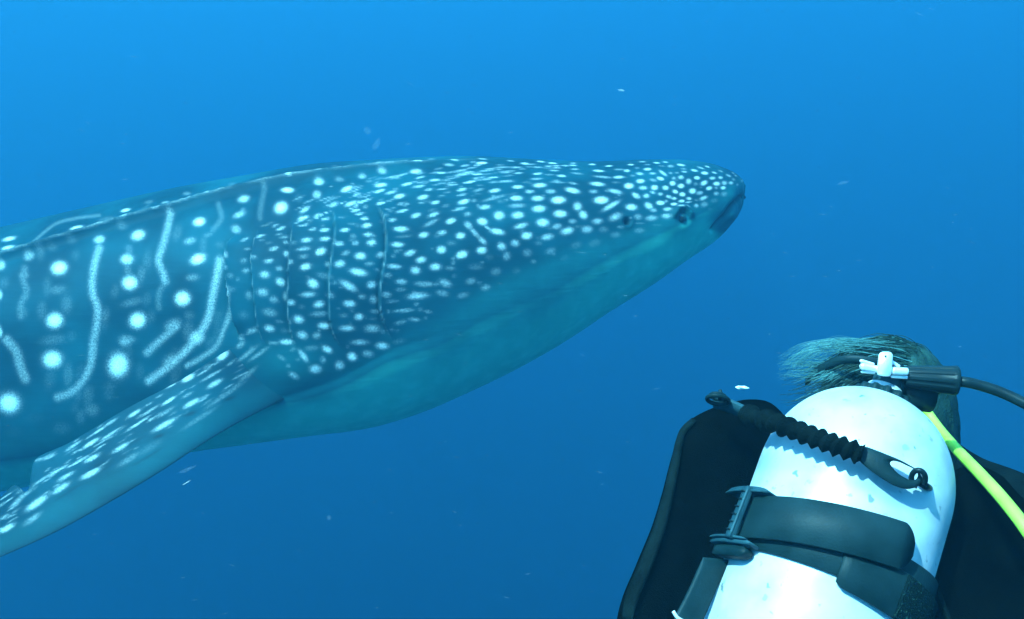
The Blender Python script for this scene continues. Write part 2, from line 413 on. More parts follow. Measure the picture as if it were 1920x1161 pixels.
def paint(px, py, spots, stripes=()):
    """Pale markings of the skin, one value per vertex."""
    val = np.zeros(px.shape)
    dark = np.zeros(px.shape)
    for x, y, a, b, ang, k in spots:
        a, b = max(a * .90, 2.2), max(b * .89, 1.4)
        R = 2.0 * max(a, b)
        idx = np.nonzero((np.abs(px - x) < R) & (np.abs(py - y) < R))
        if not len(idx[0]):
            continue
        dx, dy = px[idx] - x, py[idx] - y
        c, s = math.cos(math.radians(ang)), -math.sin(math.radians(ang))
        u, v = (dx * c + dy * s) / a, (-dx * s + dy * c) / b
        g = 1 / (1 + np.exp((np.sqrt(u * u + v * v) - 0.80) * (5.4 if b > 3.5 else 6.5)))
        if k > 0:
            val[idx] = np.maximum(val[idx], k**1.7 * g)
        else:
            dark[idx] = np.maximum(dark[idx], abs(k) * g)
    for w, k, pl in stripes:
        q = curve(pl, 40)
        x0, x1, y0, y1 = q[:, 0].min() - 2 * w, q[:, 0].max() + 2 * w, q[:, 1].min() - 2 * w, q[:, 1].max() + 2 * w
        idx = np.nonzero((px > x0) & (px < x1) & (py > y0) & (py < y1))
        if not len(idx[0]):
            continue
        d = np.full(idx[0].shape, 1e9)
        for qx, qy in q:
            d = np.minimum(d, np.hypot(px[idx] - qx, py[idx] - qy))
        g = 1 / (1 + np.exp((d / w - 0.72) * 5.0))
        val[idx] = np.maximum(val[idx], k**1.75 * g)
    return val - dark


# stations along the body: top x, top y, bottom x, bottom y, depth, width ratio
STN = [(-2230, 745, -2228, 795, 4.5, .55), (-1900, 715, -1900, 815, 4.5, .7), (-1500, 680, -1500, 850, 4.5, .8), (-1000, 620, -1000, 900, 4.5, .85),
(-600, 552, -605, 944, 4.5, .9), (-300, 493, -308, 955, 4.5, .95), (-100, 455, -112, 941, 4.5, .98), (0, 431, -12, 921, 4.5, 1.0),
(100, 408, 85, 902, 4.5, 1.0), (200, 385, 185, 882, 4.5, 1.0), (300, 362.5, 290, 857, 4.5, 1.02), (400, 343, 395, 835, 4.5, 1.06),
(500, 327, 500, 819, 4.51, 1.14), (600, 312, 600, 806, 4.52, 1.2), (700, 304.5, 700, 793, 4.54, 1.22), (800, 299, 800, 763, 4.57, 1.25),
(900, 298, 900, 718, 4.61, 1.32), (1000, 303, 1000, 664, 4.67, 1.42), (1100, 306.5, 1100, 598, 4.75, 1.62), (1198, 303, 1196, 534, 4.84, 1.9),
(1250, 303.5, 1250, 497, 4.89, 2.0), (1290, 307, 1288, 472, 4.93, 2.0), (1320, 311, 1315, 450, 4.96, 1.75), (1347, 317, 1339, 434, 4.98, 1.5),
(1369, 325, 1359, 420, 5.0, 1.25), (1382, 332, 1371, 407, 5.01, 1.0), (1389, 338, 1376, 395, 5.013, .9), (1393, 343, 1371, 383, 5.015, .85), (1396, 348, 1388, 372, 5.018, .85), (1397, 352, 1395, 364, 5.02, .85)]
BELLY = [(-2300, 770), (-600, 880), (0, 842), (150, 820), (300, 790), (420, 745), (540, 738), (640, 706), (740, 652), (830, 612), (900, 562), (1000, 512), (1100, 474), (1200, 446),
         (1300, 410), (1345, 388), (1375, 366), (1400, 350)]
RIDGE = [(-2200, 765), (-600, 640), (0, 482), (62, 463), (124, 445), (186, 427.5), (248, 409), (310, 393), (372, 375), (480, 350), (555, 335.5), (607, 329), (658, 322.6),
         (710, 316.5), (800, 308), (850, 303.5), (900, 300)]
GILLS = [[(704, 383), (718, 408), (723, 440), (722, 480), (715, 520), (711, 560), (717, 600), (736, 642)],
         [(626, 398), (629, 440), (624, 480), (619, 520), (618, 560), (619, 600), (630, 635), (649, 660)],
         [(550, 416), (548, 460), (544, 500), (543, 540), (542, 590), (550, 635), (562, 660)],
         [(486, 430), (479, 462), (475, 490), (477, 520), (480, 560), (484, 600), (492, 635), (502, 654)],
         [(446, 438), (434, 456), (428, 485), (429, 520), (434, 560), (442, 600), (452, 640)]]
MOUTH = [(1391, 369), (1383, 377), (1372, 388), (1360, 402), (1348, 417), (1337, 432)]


def skin_mat():
    m = bpy.data.materials.new("shark_skin")
    m.use_nodes = True
    n, l = m.node_tree.nodes, m.node_tree.links
    b = n["Principled BSDF"]
    b.inputs["Roughness"].default_value = 0.6
    b.inputs["Specular IOR Level"].default_value = 0.06
    tc = n.new("ShaderNodeTexCoord")

    def noise(scale, detail=4):
        t = n.new("ShaderNodeTexNoise")
        t.inputs["Scale"].default_value = scale
        t.inputs["Detail"].default_value = detail
        l.new(tc.outputs["Object"], t.inputs["Vector"])
        return t.outputs["Fac"]

    def math_(op, a, b_, clamp=False):
        t = n.new("ShaderNodeMath")
        t.operation = op
        t.use_clamp = clamp
        for i, q in enumerate((a, b_)):
            if isinstance(q, (int, float)):
                t.inputs[i].default_value = q
            else:
                l.new(q, t.inputs[i])
        return t.outputs[0]

    def mix(fac, a, b_):
        t = n.new("ShaderNodeMix")
        t.data_type = 'RGBA'
        if isinstance(fac, (int, float)):
            t.inputs[0].default_value = fac
        else:
            l.new(fac, t.inputs[0])
        for i, q in ((6, a), (7, b_)):
            if isinstance(q, tuple):
                t.inputs[i].default_value = (*q, 1)
            else:
                l.new(q, t.inputs[i])
        return t.outputs[2]

    def attr(nm):
        t = n.new("ShaderNodeAttribute")
        t.attribute_name = nm
        return t.outputs["Fac"]

    spot, belly, pit_and_shade, back = attr("spot"), attr("belly"), attr("pit_and_shade"), attr("back")
    mott = noise(3.0, 5)
    base = mix(math_('MULTIPLY', math_('SUBTRACT', mott, 0.40, True), 4.0, True), SKIN_DARK, SKIN_MID)
    blotch = noise(14.0, 6)
    bell = mix(math_('MULTIPLY', math_('SUBTRACT', blotch, 0.42, True), 3.0, True), BELLY_A, BELLY_B)
    flank = mix(math_('MULTIPLY', math_('SUBTRACT', blotch, 0.40, True), 3.0, True), (0.007, 0.105, 0.112), (0.010, 0.130, 0.135))
    c = mix(math_('MULTIPLY', belly, 2.0, True), base, flank)
    c = mix(math_('MULTIPLY', math_('SUBTRACT', belly, 0.5, True), 2.0, True), c, bell)
    grain = noise(170.0, 3)
    g2 = math_('MULTIPLY', math_('SUBTRACT', grain, 0.5), math_('MULTIPLY', math_('MULTIPLY', spot, math_('SUBTRACT', 1.15, spot)), 3.2))
    sp = math_('ADD', spot, g2, True)
    sp = math_('POWER', sp, 1.25)
    c = mix(sp, c, SPOT_COL)
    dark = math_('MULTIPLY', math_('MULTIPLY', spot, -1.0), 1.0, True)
    c = mix(math_('ADD', dark, pit_and_shade, True), c, (0.008, 0.010, 0.012))
    l.new(c, b.inputs["Base Color"])
    bp = n.new("ShaderNodeBump")
    bp.inputs["Strength"].default_value = 0.35
    bp.inputs["Distance"].default_value = 0.006
    w = n.new("ShaderNodeMapping")
    w.inputs["Scale"].default_value = (3.0, 9.0, 30.0)
    l.new(tc.outputs["Object"], w.inputs["Vector"])
    t = n.new("ShaderNodeTexNoise")
    t.inputs["Scale"].default_value = 1.6
    t.inputs["Detail"].default_value = 7
    l.new(w.outputs[0], t.inputs["Vector"])
    l.new(math_('ADD', math_('MULTIPLY', t.outputs["Fac"], 0.7), math_('MULTIPLY', grain, 0.12)), bp.inputs["Height"])
    l.new(bp.outputs["Normal"], b.inputs["Normal"])
    return m


SKIN_DARK = (0.0024, 0.031, 0.043)
SKIN_MID = (0.0045, 0.067, 0.086)
SPOT_COL = (0.78, 0.84, 0.78)
BACK = (0.0018, 0.022, 0.028)
BELLY_A = (0.08, 0.72, 0.46)
BELLY_B = (0.14, 0.88, 0.58)


def set_attr(me, name, vals):
    a = me.attributes.new(name, 'FLOAT', 'POINT')
    a.data.foreach_set('value', np.asarray(vals, np.float32))


def signed_x(px, py, line):
    """Sideways distance to a steep line, and 0..1 along-line mask."""
    q = curve(line, 60)
    o = np.argsort(q[:, 1])
    lx = np.interp(py, q[o, 1], q[o, 0])
    y0, y1 = q[:, 1].min(), q[:, 1].max()
    msk = np.clip((py - y0) / 30, 0, 1) * np.clip((y1 - py) / 45, 0, 1)
    return px - lx, msk


def poly_dist(px, py, line, k=60):
    d = np.full(px.shape, 1e9)
    for qx, qy in curve(line, k):
        d = np.minimum(d, np.hypot(px - qx, py - qy))
    return d


def build_shark():
    root = empty("whale_shark", "huge spotted whale shark swimming past with its blunt head to the diver's side", "shark")
    mat = skin_mat()
    S = np.array(STN, float)
    k = np.concatenate([[0], np.cumsum(np.hypot(np.diff((S[:, 0] + S[:, 2]) / 2), np.diff((S[:, 1] + S[:, 3]) / 2) * .4))])
    kin = k[6]
    kt = k[-1]
    t = np.concatenate([np.linspace(0, kin, 60, endpoint=False), np.linspace(kin, k[-7], 640, endpoint=False), k[-7] + (kt - k[-7]) * np.sin(np.linspace(0, math.pi / 2, 50))])
    st = hermite(k, S, t)
    st[-50:, 5] *= np.sqrt(np.clip(1 - np.linspace(0, 1, 50)**2.2 * .96, .02, 1))
    T = PV(st[:, 0], st[:, 1], st[:, 4])
    B = PV(st[:, 2], st[:, 3], st[:, 4])
    C = (T + B) / 2
    h = (T - B) / 2
    tang = np.gradient(C, axis=0)
    lat = np.cross(h, tang)
    lat /= np.linalg.norm(lat, axis=1)[:, None]
    lat *= np.where((lat[:, 1] > 0)[:, None], -1, 1)
    # the blunt mouth turns little: keep the last rings parallel
    lat[-60:] = lat[-60]
    w = np.linalg.norm(h, axis=1) * st[:, 5]
    M = 241
    ph = np.linspace(0, math.pi, M)
    low = np.clip(-np.cos(ph), 0, 1)
    nx = np.interp(st[:, 0], [-600, 0, 500, 850, 1100, 1300], [2.0, 2.8, 3.7, 2.5, 2.1, 2.1])
    full = np.where(np.cos(ph)[None, :] < 0, (1 - np.clip(low[None, :], 0, 1)**nx[:, None])**(1 / nx[:, None]), np.sin(ph)[None, :])
    near = C[:, None] + h[:, None] * np.cos(ph)[None, :, None] + lat[:, None] * (w[:, None] * full)[..., None]
    N = len(st)
    px, py = proj(near)
    # outward normals
    gu = np.gradient(near, axis=0)
    gv = np.gradient(near, axis=1)
    nr = np.cross(gv, gu)
    nr /= np.linalg.norm(nr, axis=2)[..., None] + 1e-9
    sgn = np.sign(np.sum(nr * (near - C[:, None]), axis=2))
    nr *= np.where(sgn == 0, 1, sgn)[..., None]
    disp = np.zeros((N, M))
    inb = (px > -150)
    # back ridges
    ry = np.interp(px, *np.array(curve(RIDGE, 200)).T)
    e = py - ry
    fade = np.clip((930 - px) / 200, 0, 1)
    disp += fade * (0.030 * np.exp(-np.abs(e) / 5.0) - 0.006 * np.exp(-((e - 10) / 8.0)**2))
    # gill slits
    for gi, g in enumerate(GILLS):
        q, msk = signed_x(px, py, g)
        msk = msk * msk * (3 - 2 * msk)
        a = (0.016, 0.013, 0.013, 0.012, 0.034)[gi]
        disp += msk * a * np.where(q > 0, np.exp(-q / 26.0), -0.9 * np.exp(q / 7.0))
    # swelling of the gill region and the shoulder of the fin
    disp += 0.035 * np.exp(-((px - 600) / 130)**2 - ((py - 500) / 120)**2)
    disp += 0.012 * np.exp(-((px - 535) / 85)**2 - ((py - 690) / 48)**2)
    # fold between gill cover and throat
    fd = py - np.interp(px, [480, 545, 640, 740, 850, 1000], [760, 742, 708, 655, 622, 560])
    disp -= 0.003 * np.exp(-(fd / 10)**2) * np.clip((px - 470) / 40, 0, 1) * np.clip((900 - px) / 150, 0, 1)
    # mouth slot
    md = poly_dist(px, py, MOUTH)
    disp -= 0.022 * np.exp(-(md / 5.0)**2)
    # lower lip bulge
    disp += 0.012 * np.exp(-((px - 1368) / 18)**2 - ((py - 404) / 12)**2)
    # eye socket with brow, and spiracle
    ex, ey = 1277, 409
    er = np.hypot((px - ex) / 1.0, (py - ey) / 1.25)
    disp += 0.020 * np.exp(-((er - 15) / 5)**2) * np.clip((ey + 2 - py) / 10, 0, 1) - 0.022 * np.exp(-(er / 9.5)**2)
    disp += 0.020 * np.exp(-((px - ex) / 30)**2 - ((py - ey) / 26)**2)
    sr = np.hypot(px - 1176, py - 415.5)
    disp -= 0.03 * np.exp(-(sr / 5.5)**2)
    disp += 0.004 * np.exp(-((sr - 10) / 4)**2)
    disp[:, 0] *= 0
    disp[:, -1] *= 0
    ends = np.clip(np.arange(N)[::-1] / 14, 0, 1)[:, None]
    nearD = near + nr * (disp * ends)[..., None]
    # markings
    spot = paint(px, py, BODY_SPOTS + [q for q in FIN_SPOTS if q[0] > 445], STRIPES)
    spot *= np.interp(px, [380, 470, 1150, 1250], [1, .88, .88, .92])
    rs = np.random.default_rng(9)
    small = []
    for _ in range(190):
        x, y = rs.uniform(450, 1330), rs.uniform(330, 690)
        if y > np.interp(x, *np.array(BELLY, float).T) - 16:
            continue
        i_ = np.argmin((px - x)**2 + (py - y)**2)
        if spot.reshape(-1)[i_] < .06:
            ang_ = np.interp(x, [450, 800, 1000, 1200], [14, 16, 4, -4])
            sz = np.interp(x, [450, 900, 1300], [4.5, 5, 3.2]) * rs.uniform(.7, 1.25)
            fl = np.clip((y - 300) / 90, .3, 1)
            small.append((x, y, sz * 1.25, sz * .8 * fl, ang_, rs.uniform(.25, .42)))
    for _ in range(42):
        x, y = rs.uniform(-5, 425), rs.uniform(420, 790)
        i_ = np.argmin((px - x)**2 + (py - y)**2)
        if spot.reshape(-1)[i_] < .08:
            small.append((x, y, rs.uniform(9, 15), rs.uniform(12, 30), rs.uniform(-20, 5), rs.uniform(.18, .29)))
    for _ in range(105):
        x = rs.uniform(545, 1060)
        yc = np.interp(x, [545, 640, 760, 900, 1060], [412, 378, 344, 318, 314])
        o_ = rs.normal(0, 1)
        y = yc + o_ * np.interp(x, [545, 700, 900, 1060], [16, 20, 13, 10])
        if y < np.interp(x, [545, 700, 900, 1060], [330, 308, 301, 307]) + 3:
            continue
        small.append((x, y, rs.uniform(7, 19), rs.uniform(1.3, 2.1), np.interp(x, [545, 640, 760, 900, 1060], [24, 22, 15, 5, -2]), rs.uniform(.3, .62)))
    spot = np.maximum(spot, paint(px, py, small))
    spot = np.maximum(spot, fade * .30 * np.exp(-(e / 1.4)**2) * (.55 + .45 * np.sin(px / 17.0) * np.sin(px / 41.0)))  # highlight along the back ridge, painted into the skin colour
    spot -= .85 * np.exp(-((px - 438) / 7)**2 - ((py - 449) / 5)**2)
    # random small marks where nothing was seen (tail side of the picture and the hidden stretch)
    rs = np.random.default_rng(5)
    extra = [(x, y, rs.uniform(10, 17), rs.uniform(9, 15), rs.uniform(0, 30), rs.uniform(.5, 1)) for x in range(-2100, -60, 75) for y in
             (rs.uniform(470, 560), rs.uniform(570, 660), rs.uniform(670, 760))]
    spot = np.where(px < -12, np.maximum(spot, paint(px, py, extra)), spot)
    by = np.interp(px, *np.array(curve(BELLY, 200)).T) - np.interp(px, [0, 1050, 1200], [8, 8, 20])
    wd = np.interp(px, [0, 400, 700, 1000, 1300], [34, 24, 24, 34, 16])
    b1 = 1 / (1 + np.exp(-(py - by) / wd * 3.0))
    bot = np.interp(px, st[:, 2], st[:, 3])
    off_ = np.interp(px, [0, 300, 450, 600, 720, 880, 1030, 1150, 1300], [30, 26, 22, 26, 26, 46, 58, 34, 14])
    b2 = np.clip((py - by - off_) / np.maximum(bot - by - off_ + 8, 20), 0, 1)
    for g in GILLS:
        q, msk = signed_x(px, py, g)
        spot *= 1 - .6 * msk * np.exp(-((q + 2.2) / 2.4)**2)
        spot = np.maximum(spot, .24 * msk * np.exp(-((q - .6) / 1.25)**2) * (.6 + .4 * np.sin(py / 7.0)))
    belly = 0.5 * b1 + 0.5 * b2**np.interp(px, [200, 500, 750, 1000, 1200], [.6, .5, .55, .95, .7]) * b1
    belly = np.maximum(belly, .26 * np.exp(-((px - 545) / 75)**2 - ((py - 680) / 42)**2))
    lip = np.clip((px - 1312) / 40, 0, 1) * np.clip((452 - py) / 22, 0, 1)
    belly = belly + (np.minimum(belly, .5) - belly) * lip * lip * (3 - 2 * lip)
    spot *= 1 - np.clip(b1 - .6, 0, 1) * .5
    pit_and_shade = np.exp(-(sr / 6.2)**4) + 1.0 * np.exp(-(md / (2.0 + 2.4 * np.clip((px - 1340) / 45, 0, 1)))**4) + 0.35 * np.exp(-((px - 1266) / 5)**2 - ((py - 408) / 13)**2)  # dark spiracle and mouth slot, plus painted shading beside the eye
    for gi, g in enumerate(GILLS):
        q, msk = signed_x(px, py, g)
        pit_and_shade += msk * (0.30, 0.22, 0.22, 0.18, 0.55)[gi] * np.exp(-((q + 2.6) / 1.6)**2)
    # assemble: near half, then the mirrored far half thinned out
    far_j = np.arange(M - 1 - 3, 0, -4)
    mir = C[:, None] * 0 + nearD[:, far_j]
    d = np.sum((mir - C[:, None]) * lat[:, None], axis=2)
    mir = mir - 2 * d[..., None] * lat[:, None]
    ring = np.concatenate([nearD, mir], axis=1)
    m = ring.shape[1]
    cat = lambda a: np.concatenate([a, a[:, far_j]], axis=1).reshape(-1)
    V = ring.reshape(-1, 3)
    F = [tuple(q) for q in grid_faces(N, m, True)]
    kk = len(V)
    V = np.vstack([V, ring[0].mean(0), ring[-1].mean(0)])
    e0 = (N - 1) * m
    for j in range(m):
        j2 = (j + 1) % m
        F.append((kk, j2, j))
        F.append((kk + 1, e0 + j, e0 + j2))
    o = mesh_obj("body", V, F, mat, root)
    for nm, a in (("spot", spot), ("belly", belly), ("pit_and_shade", np.clip(pit_and_shade, 0, 1)), ("back", np.clip(np.cos(ph) * 1.5 - .15, 0, .72)[None, :] + np.zeros((N, 1)))):
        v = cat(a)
        set_attr(o.data, nm, np.concatenate([v, [v[0], v[-1]]]))

    # pectoral fin: leading and trailing edge in the view, with depth
    lead = [(700, 672, 4.08), (590, 722, 3.94), (490, 770, 3.80), (400, 820, 3.67), (300, 885, 3.57), (200, 945, 3.49), (100, 1000, 3.41), (0, 1045, 3.33), (-120, 1095, 3.24), (-230, 1128, 3.16)]
    trail = [(560, 585, 4.02), (480, 628, 3.90), (410, 667, 3.81), (340, 712, 3.75), (240, 765, 3.71), (132, 829, 3.66), (62, 864, 3.62), (-5, 938, 3.51), (-110, 1010, 3.35), (-234, 1118, 3.17)]
    n1, m1 = 260, 84
    kx = np.linspace(0, 1, len(lead))
    L = hermite(kx, np.array(lead, float), np.linspace(0, 1, n1))
    R = hermite(kx, np.array(trail, float), np.linspace(0, 1, n1))
    # notch behind the free rear corner
    s = np.linspace(0, 1, n1)[:, None]
    Lw, Rw = PV(L[:, 0], L[:, 1], L[:, 2]), PV(R[:, 0], R[:, 1], R[:, 2])
    Rw = Rw + (Lw - Rw) * (0.30 * np.exp(-((s - .700) / .022)**2))
    cv = (1 - np.cos(np.linspace(0, math.pi, m1))) / 2
    prof = 2.2 * (0.2969 * np.sqrt(cv) - .126 * cv - .3516 * cv**2 + .2843 * cv**3 - .1036 * cv**4)
    chord = np.linalg.norm(Rw - Lw, axis=1)
    thick = chord * (0.20 - .05 * s[:, 0]) 
    mid = Lw[:, None] * (1 - cv)[None, :, None] + Rw[:, None] * cv[None, :, None]
    ta = np.gradient((Lw + Rw) / 2, axis=0)
    nn = np.cross(ta, Rw - Lw)
    nn /= np.linalg.norm(nn, axis=1)[:, None]
    nn *= np.where(np.sum(nn * ((Lw + Rw) / 2), axis=1) > 0, -1, 1)[:, None]
    camber = np.sin(cv * math.pi)[None, :] * (0.05 * chord)[:, None]
    up_ = mid + nn[:, None] * (prof[None, :] * thick[:, None] * .75 + camber * .5)[..., None]
    lo_ = mid - nn[:, None] * (prof[None, :] * thick[:, None] * .55 - camber * .5)[..., None]
    upx, upy = proj(up_)
    rf = np.random.default_rng(12)
    streaks = []
    for _ in range(120):
        q_ = rf.uniform(.06, .92)
        i_ = int(q_ * (n1 - 1))
        v_ = 1 - rf.uniform(.02, .62)**1.25
        x = L[i_, 0] * (1 - v_) + R[i_, 0] * v_
        y = L[i_, 1] * (1 - v_) + R[i_, 1] * v_
        streaks.append((x, y, rf.uniform(7, 20), rf.uniform(1.3, 2.4), 32 + rf.normal(0, 2.5), rf.uniform(.3, .65)))
    sp_u = paint(upx, upy, streaks + FIN_SPOTS + [q for q in BODY_SPOTS if q[0] > 430 and q[1] > 605])
    # base of the fin takes the marks of the flank it grows from
    ring = np.concatenate([up_, lo_[:, -2:0:-1]], axis=1)
    m = ring.shape[1]
    F = [tuple(q) for q in grid_faces(n1, m, True)]
    F.append(tuple(range((n1 - 1) * m, n1 * m)))
    be_u = 0.16 * np.exp(-((cv - .2) / .16)**2)[None, :] * np.clip(s * 8, 0, 1) + .03 * np.exp(-(s / .14)**2)
    be_l = np.clip(cv * 6, 0, 1)[None, :] + np.zeros((n1, 1))
    sp = np.concatenate([sp_u, np.zeros((n1, m - m1))], axis=1)
    be = np.concatenate([be_u, be_l[:, -2:0:-1]], axis=1)
    fin = mesh_obj("pectoral_fin", ring.reshape(-1, 3), F, mat, root)
    set_attr(fin.data, "spot", sp.reshape(-1))
    set_attr(fin.data, "belly", be.reshape(-1))
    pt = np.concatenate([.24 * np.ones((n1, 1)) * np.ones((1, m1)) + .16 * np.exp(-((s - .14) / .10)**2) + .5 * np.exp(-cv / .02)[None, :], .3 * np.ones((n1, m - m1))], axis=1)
    set_attr(fin.data, "pit_and_shade", pt.reshape(-1))

    # far pectoral fin: mirrored about the middle plane and held level
    pm = P(400, 600, 4.52)
    pl = np.array([0.0, -1.0, 0.0])
    V2 = ring.reshape(-1, 3).copy()
    V2 = V2 - 2 * ((V2 - pm) @ pl)[:, None] * pl
    piv = V2[:m].mean(0)
    rot = np.array(Matrix.Rotation(math.radians(-34), 3, Vector((-0.92, 0.30, 0.1)).normalized()))
    up_rot = (V2 - piv) @ rot.T
    if up_rot[-m:, 2].mean() < (V2 - piv)[-m:, 2].mean():
        rot = rot.T
    ang = np.array(Matrix.Rotation(math.radians(28), 3, 'Y'))
    q1 = (V2 - piv) @ ang.T
    q2 = (V2 - piv) @ ang
    V2 = piv + (q1 if q1[-m:, 2].mean() > q2[-m:, 2].mean() else q2)
    fin2 = mesh_obj("pectoral_fin", V2, [tuple(reversed(f)) for f in F], mat, root)
    set_attr(fin2.data, "spot", sp.reshape(-1))
    set_attr(fin2.data, "belly", be.reshape(-1))
    set_attr(fin2.data, "pit_and_shade", np.zeros(sp.size))

    # fins that lie beyond the frame: dorsal, tail
    def flat_fin(name, outline, depth, thick):
        pts = curve(outline + [outline[0]], 48)[:-1]
        c = pts.mean(0)
        V, Fs, k = [], [], len(pts)
        for lev, (sc, dz) in enumerate(((1, 0), (.8, .6), (.4, 1), (0.05, 1.05))):
            for sg in (-1, 1):
                q = c + (pts - c) * sc
                V.append(PV(q[:, 0], q[:, 1], depth + sg * dz * thick))
        V = np.concatenate(V)
        for lev in range(3):
            for sg in (0, 1):
                a, b2 = (2 * lev + sg) * k, (2 * lev + 2 + sg) * k
                for i in range(k):
                    j = (i + 1) % k
                    Fs.append((a + i, a + j, b2 + j, b2 + i) if sg else (a + j, a + i, b2 + i, b2 + j))
        Fs.append(tuple(range(6 * k, 7 * k)))
        Fs.append(tuple(range(8 * k - 1, 7 * k - 1, -1)))
        f = mesh_obj(name, V, Fs, mat, root)
        p_, q_ = proj(V)
        rs2 = np.random.default_rng(3)
        ex_ = [(rs2.uniform(pts[:, 0].min(), pts[:, 0].max()), rs2.uniform(pts[:, 1].min(), pts[:, 1].max()), 14, 11, 20, .8) for _ in range(14)]
        set_attr(f.data, "spot", paint(p_, q_, ex_))
        set_attr(f.data, "belly", np.zeros(len(V)))
        set_attr(f.data, "pit_and_shade", np.zeros(len(V)))
    flat_fin("dorsal_fin", [(-760, 600), (-900, 470), (-1010, 330), (-1060, 330), (-1050, 470), (-1120, 560), (-1060, 650), (-900, 650)], 4.5, .045)
    flat_fin("tail_fin", [(-2120, 740), (-2260, 560), (-2420, 330), (-2480, 330), (-2420, 560), (-2350, 770), (-2390, 930), (-2420, 1040), (-2330, 990), (-2220, 850)], 4.5, .04)

    # eyes
    def eye_at(dep_c, side):
        pass
    idx = np.argmin((px - ex)**2 + (py - ey)**2)
    c0 = near.reshape(-1, 3)[idx]
    nv = nr.reshape(-1, 3)[idx]
    ci = C[idx // M]
    li = lat[idx // M]
    white = noise_mat("eye_pale", (0.008, 0.05, 0.055), (0.012, 0.08, 0.085), 60, rough=.5, spec=.1)
    black = noise_mat("eye_black", (0.004, 0.005, 0.006), (0.012, 0.014, 0.016), 40, rough=.4, spec=.1)
    look = -P(ex, ey, 1.0) / np.linalg.norm(P(ex, ey, 1.0)) + np.array([.22, 0, -.20])
    look /= np.linalg.norm(look)

    def ball(c, a, r, depth_scale=1.0):
        b1 = np.cross(a, [0, 0, 1.0]); b1 /= np.linalg.norm(b1)
        b2 = np.cross(a, b1)
        pr = [(max(r * math.sin(x), 1e-5), r * depth_scale * math.cos(x)) for x in np.linspace(0.0, math.pi, 14)]
        return lathe_geo(pr, c, a, b1, b2, 20)
    for side in (0, 1):
        cc, ll = c0 - nv * 0.004, look
        if side:
            cc = cc - 2 * ((cc - ci) @ li) * li
            ll = ll - 2 * (ll @ li) * li
        v, f = ball(cc, ll, 0.023)
        eye = mesh_obj("eye", v, f, white, root)
        v, f = ball(cc + ll * 0.0195, ll, 0.0125, .4)
        mesh_obj("pupil", v, f, black, eye)
    return root


build_shark()

# ------------------------------------------------------------------ the diver's gear
m_tank = None


def tank_mat():
    m = new_mat("white_tank_paint", (0.52, 0.54, 0.54), rough=0.46, spec=1.0)
    n, l = m.node_tree.nodes, m.node_tree.links
    tc = n.new("ShaderNodeTexCoord")
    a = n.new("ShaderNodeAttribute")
    a.attribute_name = "strap_shade"

    def noise(s, d=5):
        t = n.new("ShaderNodeTexNoise")
        t.inputs["Scale"].default_value = s
        t.inputs["Detail"].default_value = d
        l.new(tc.outputs["Object"], t.inputs["Vector"])
        return t.outputs["Fac"]

    def ramp(f, p0, c0, p1, c1):
        r = n.new("ShaderNodeValToRGB")
        r.color_ramp.elements[0].position, r.color_ramp.elements[1].position = p0, p1
        r.color_ramp.elements[0].color = (c0, c0, c0, 1)
        r.color_ramp.elements[1].color = (c1, c1, c1, 1)
        l.new(f, r.inputs["Fac"])
        return r.outputs["Color"]

    def mix(f, c1, c2):
        x = n.new("ShaderNodeMix")
        x.data_type = 'RGBA'
        l.new(f, x.inputs[0])
        for i, c in ((6, c1), (7, c2)):
            if isinstance(c, tuple):
                x.inputs[i].default_value = (*c, 1)
            else:
                l.new(c, x.inputs[i])
        return x.outputs[2]
    c = mix(ramp(noise(26), .42, 0, .68, .6), (0.52, 0.54, 0.54), (0.27, 0.31, 0.31))
    c = mix(ramp(noise(95, 3),   .66, 0, .72, .7), c, (0.18, 0.20, 0.20))
    c = mix(ramp(noise(60, 2), .685, 0, .71, .9), c, (0.10, 0.12, 0.12))
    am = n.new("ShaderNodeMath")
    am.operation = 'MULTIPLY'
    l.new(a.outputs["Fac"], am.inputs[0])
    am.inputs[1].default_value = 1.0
    c = mix(am.outputs[0], c, (0.06, 0.13, 0.16))  # mixes in the painted shadow of the strap
    l.new(c, n["Principled BSDF"].inputs["Base Color"])
    b = n.new("ShaderNodeBump")
    b.inputs["Strength"].default_value = 0.25
    b.inputs["Distance"].default_value = 0.0006
    l.new(noise(160, 3), b.inputs["Height"])
    l.new(b.outputs["Normal"], n["Principled BSDF"].inputs["Normal"])
    return m


RUBBER = noise_mat("grey_rubber", (0.003, 0.014, 0.016), (0.008, 0.025, 0.028), 28, rough=.5, spec=.10, bump=.12, bscale=500)
RUBBER_L = noise_mat("pale_rubber", (0.012, 0.040, 0.050), (0.020, 0.060, 0.072), 40, rough=.45, spec=.12, bump=.1, bscale=300)
BLACK = noise_mat("black_nylon", (0.0006, 0.0010, 0.0010), (0.0016, 0.0024, 0.0022), 30, rough=.9, spec=.0, bump=.5, bscale=900)
BLACK2 = noise_mat("black_cordura", (0.0012, 0.0035, 0.0038), (0.003, 0.007, 0.007), 50, rough=.85, spec=.02, bump=.6, bscale=700)
HEM = noise_mat("worn_black_binding", (0.0015, 0.004, 0.004), (0.004, 0.010, 0.010), 45, rough=.8, spec=.03, bump=.5, bscale=600)
PLASTIC = noise_mat("black_plastic", (0.003, 0.010, 0.012), (0.006, 0.018, 0.020), 60, rough=.4, spec=.16)
CHROME = noise_mat("chromed_brass", (0.72, 0.74, 0.74), (0.85, 0.86, 0.85), 40, rough=.32, spec=.5, metal=.35)
YELLOW = noise_mat("yellow_hose_rubber", (0.36, 0.66, 0.055), (0.44, 0.74, 0.07), 50, rough=.45, spec=.2)
VELCRO = noise_mat("worn_hook_tape", (0.002, 0.010, 0.011), (0.05, 0.12, 0.08), 420, rough=.9, spec=.05, lo=.60, hi=.80, bump=1.0, bscale=700, detail=2)
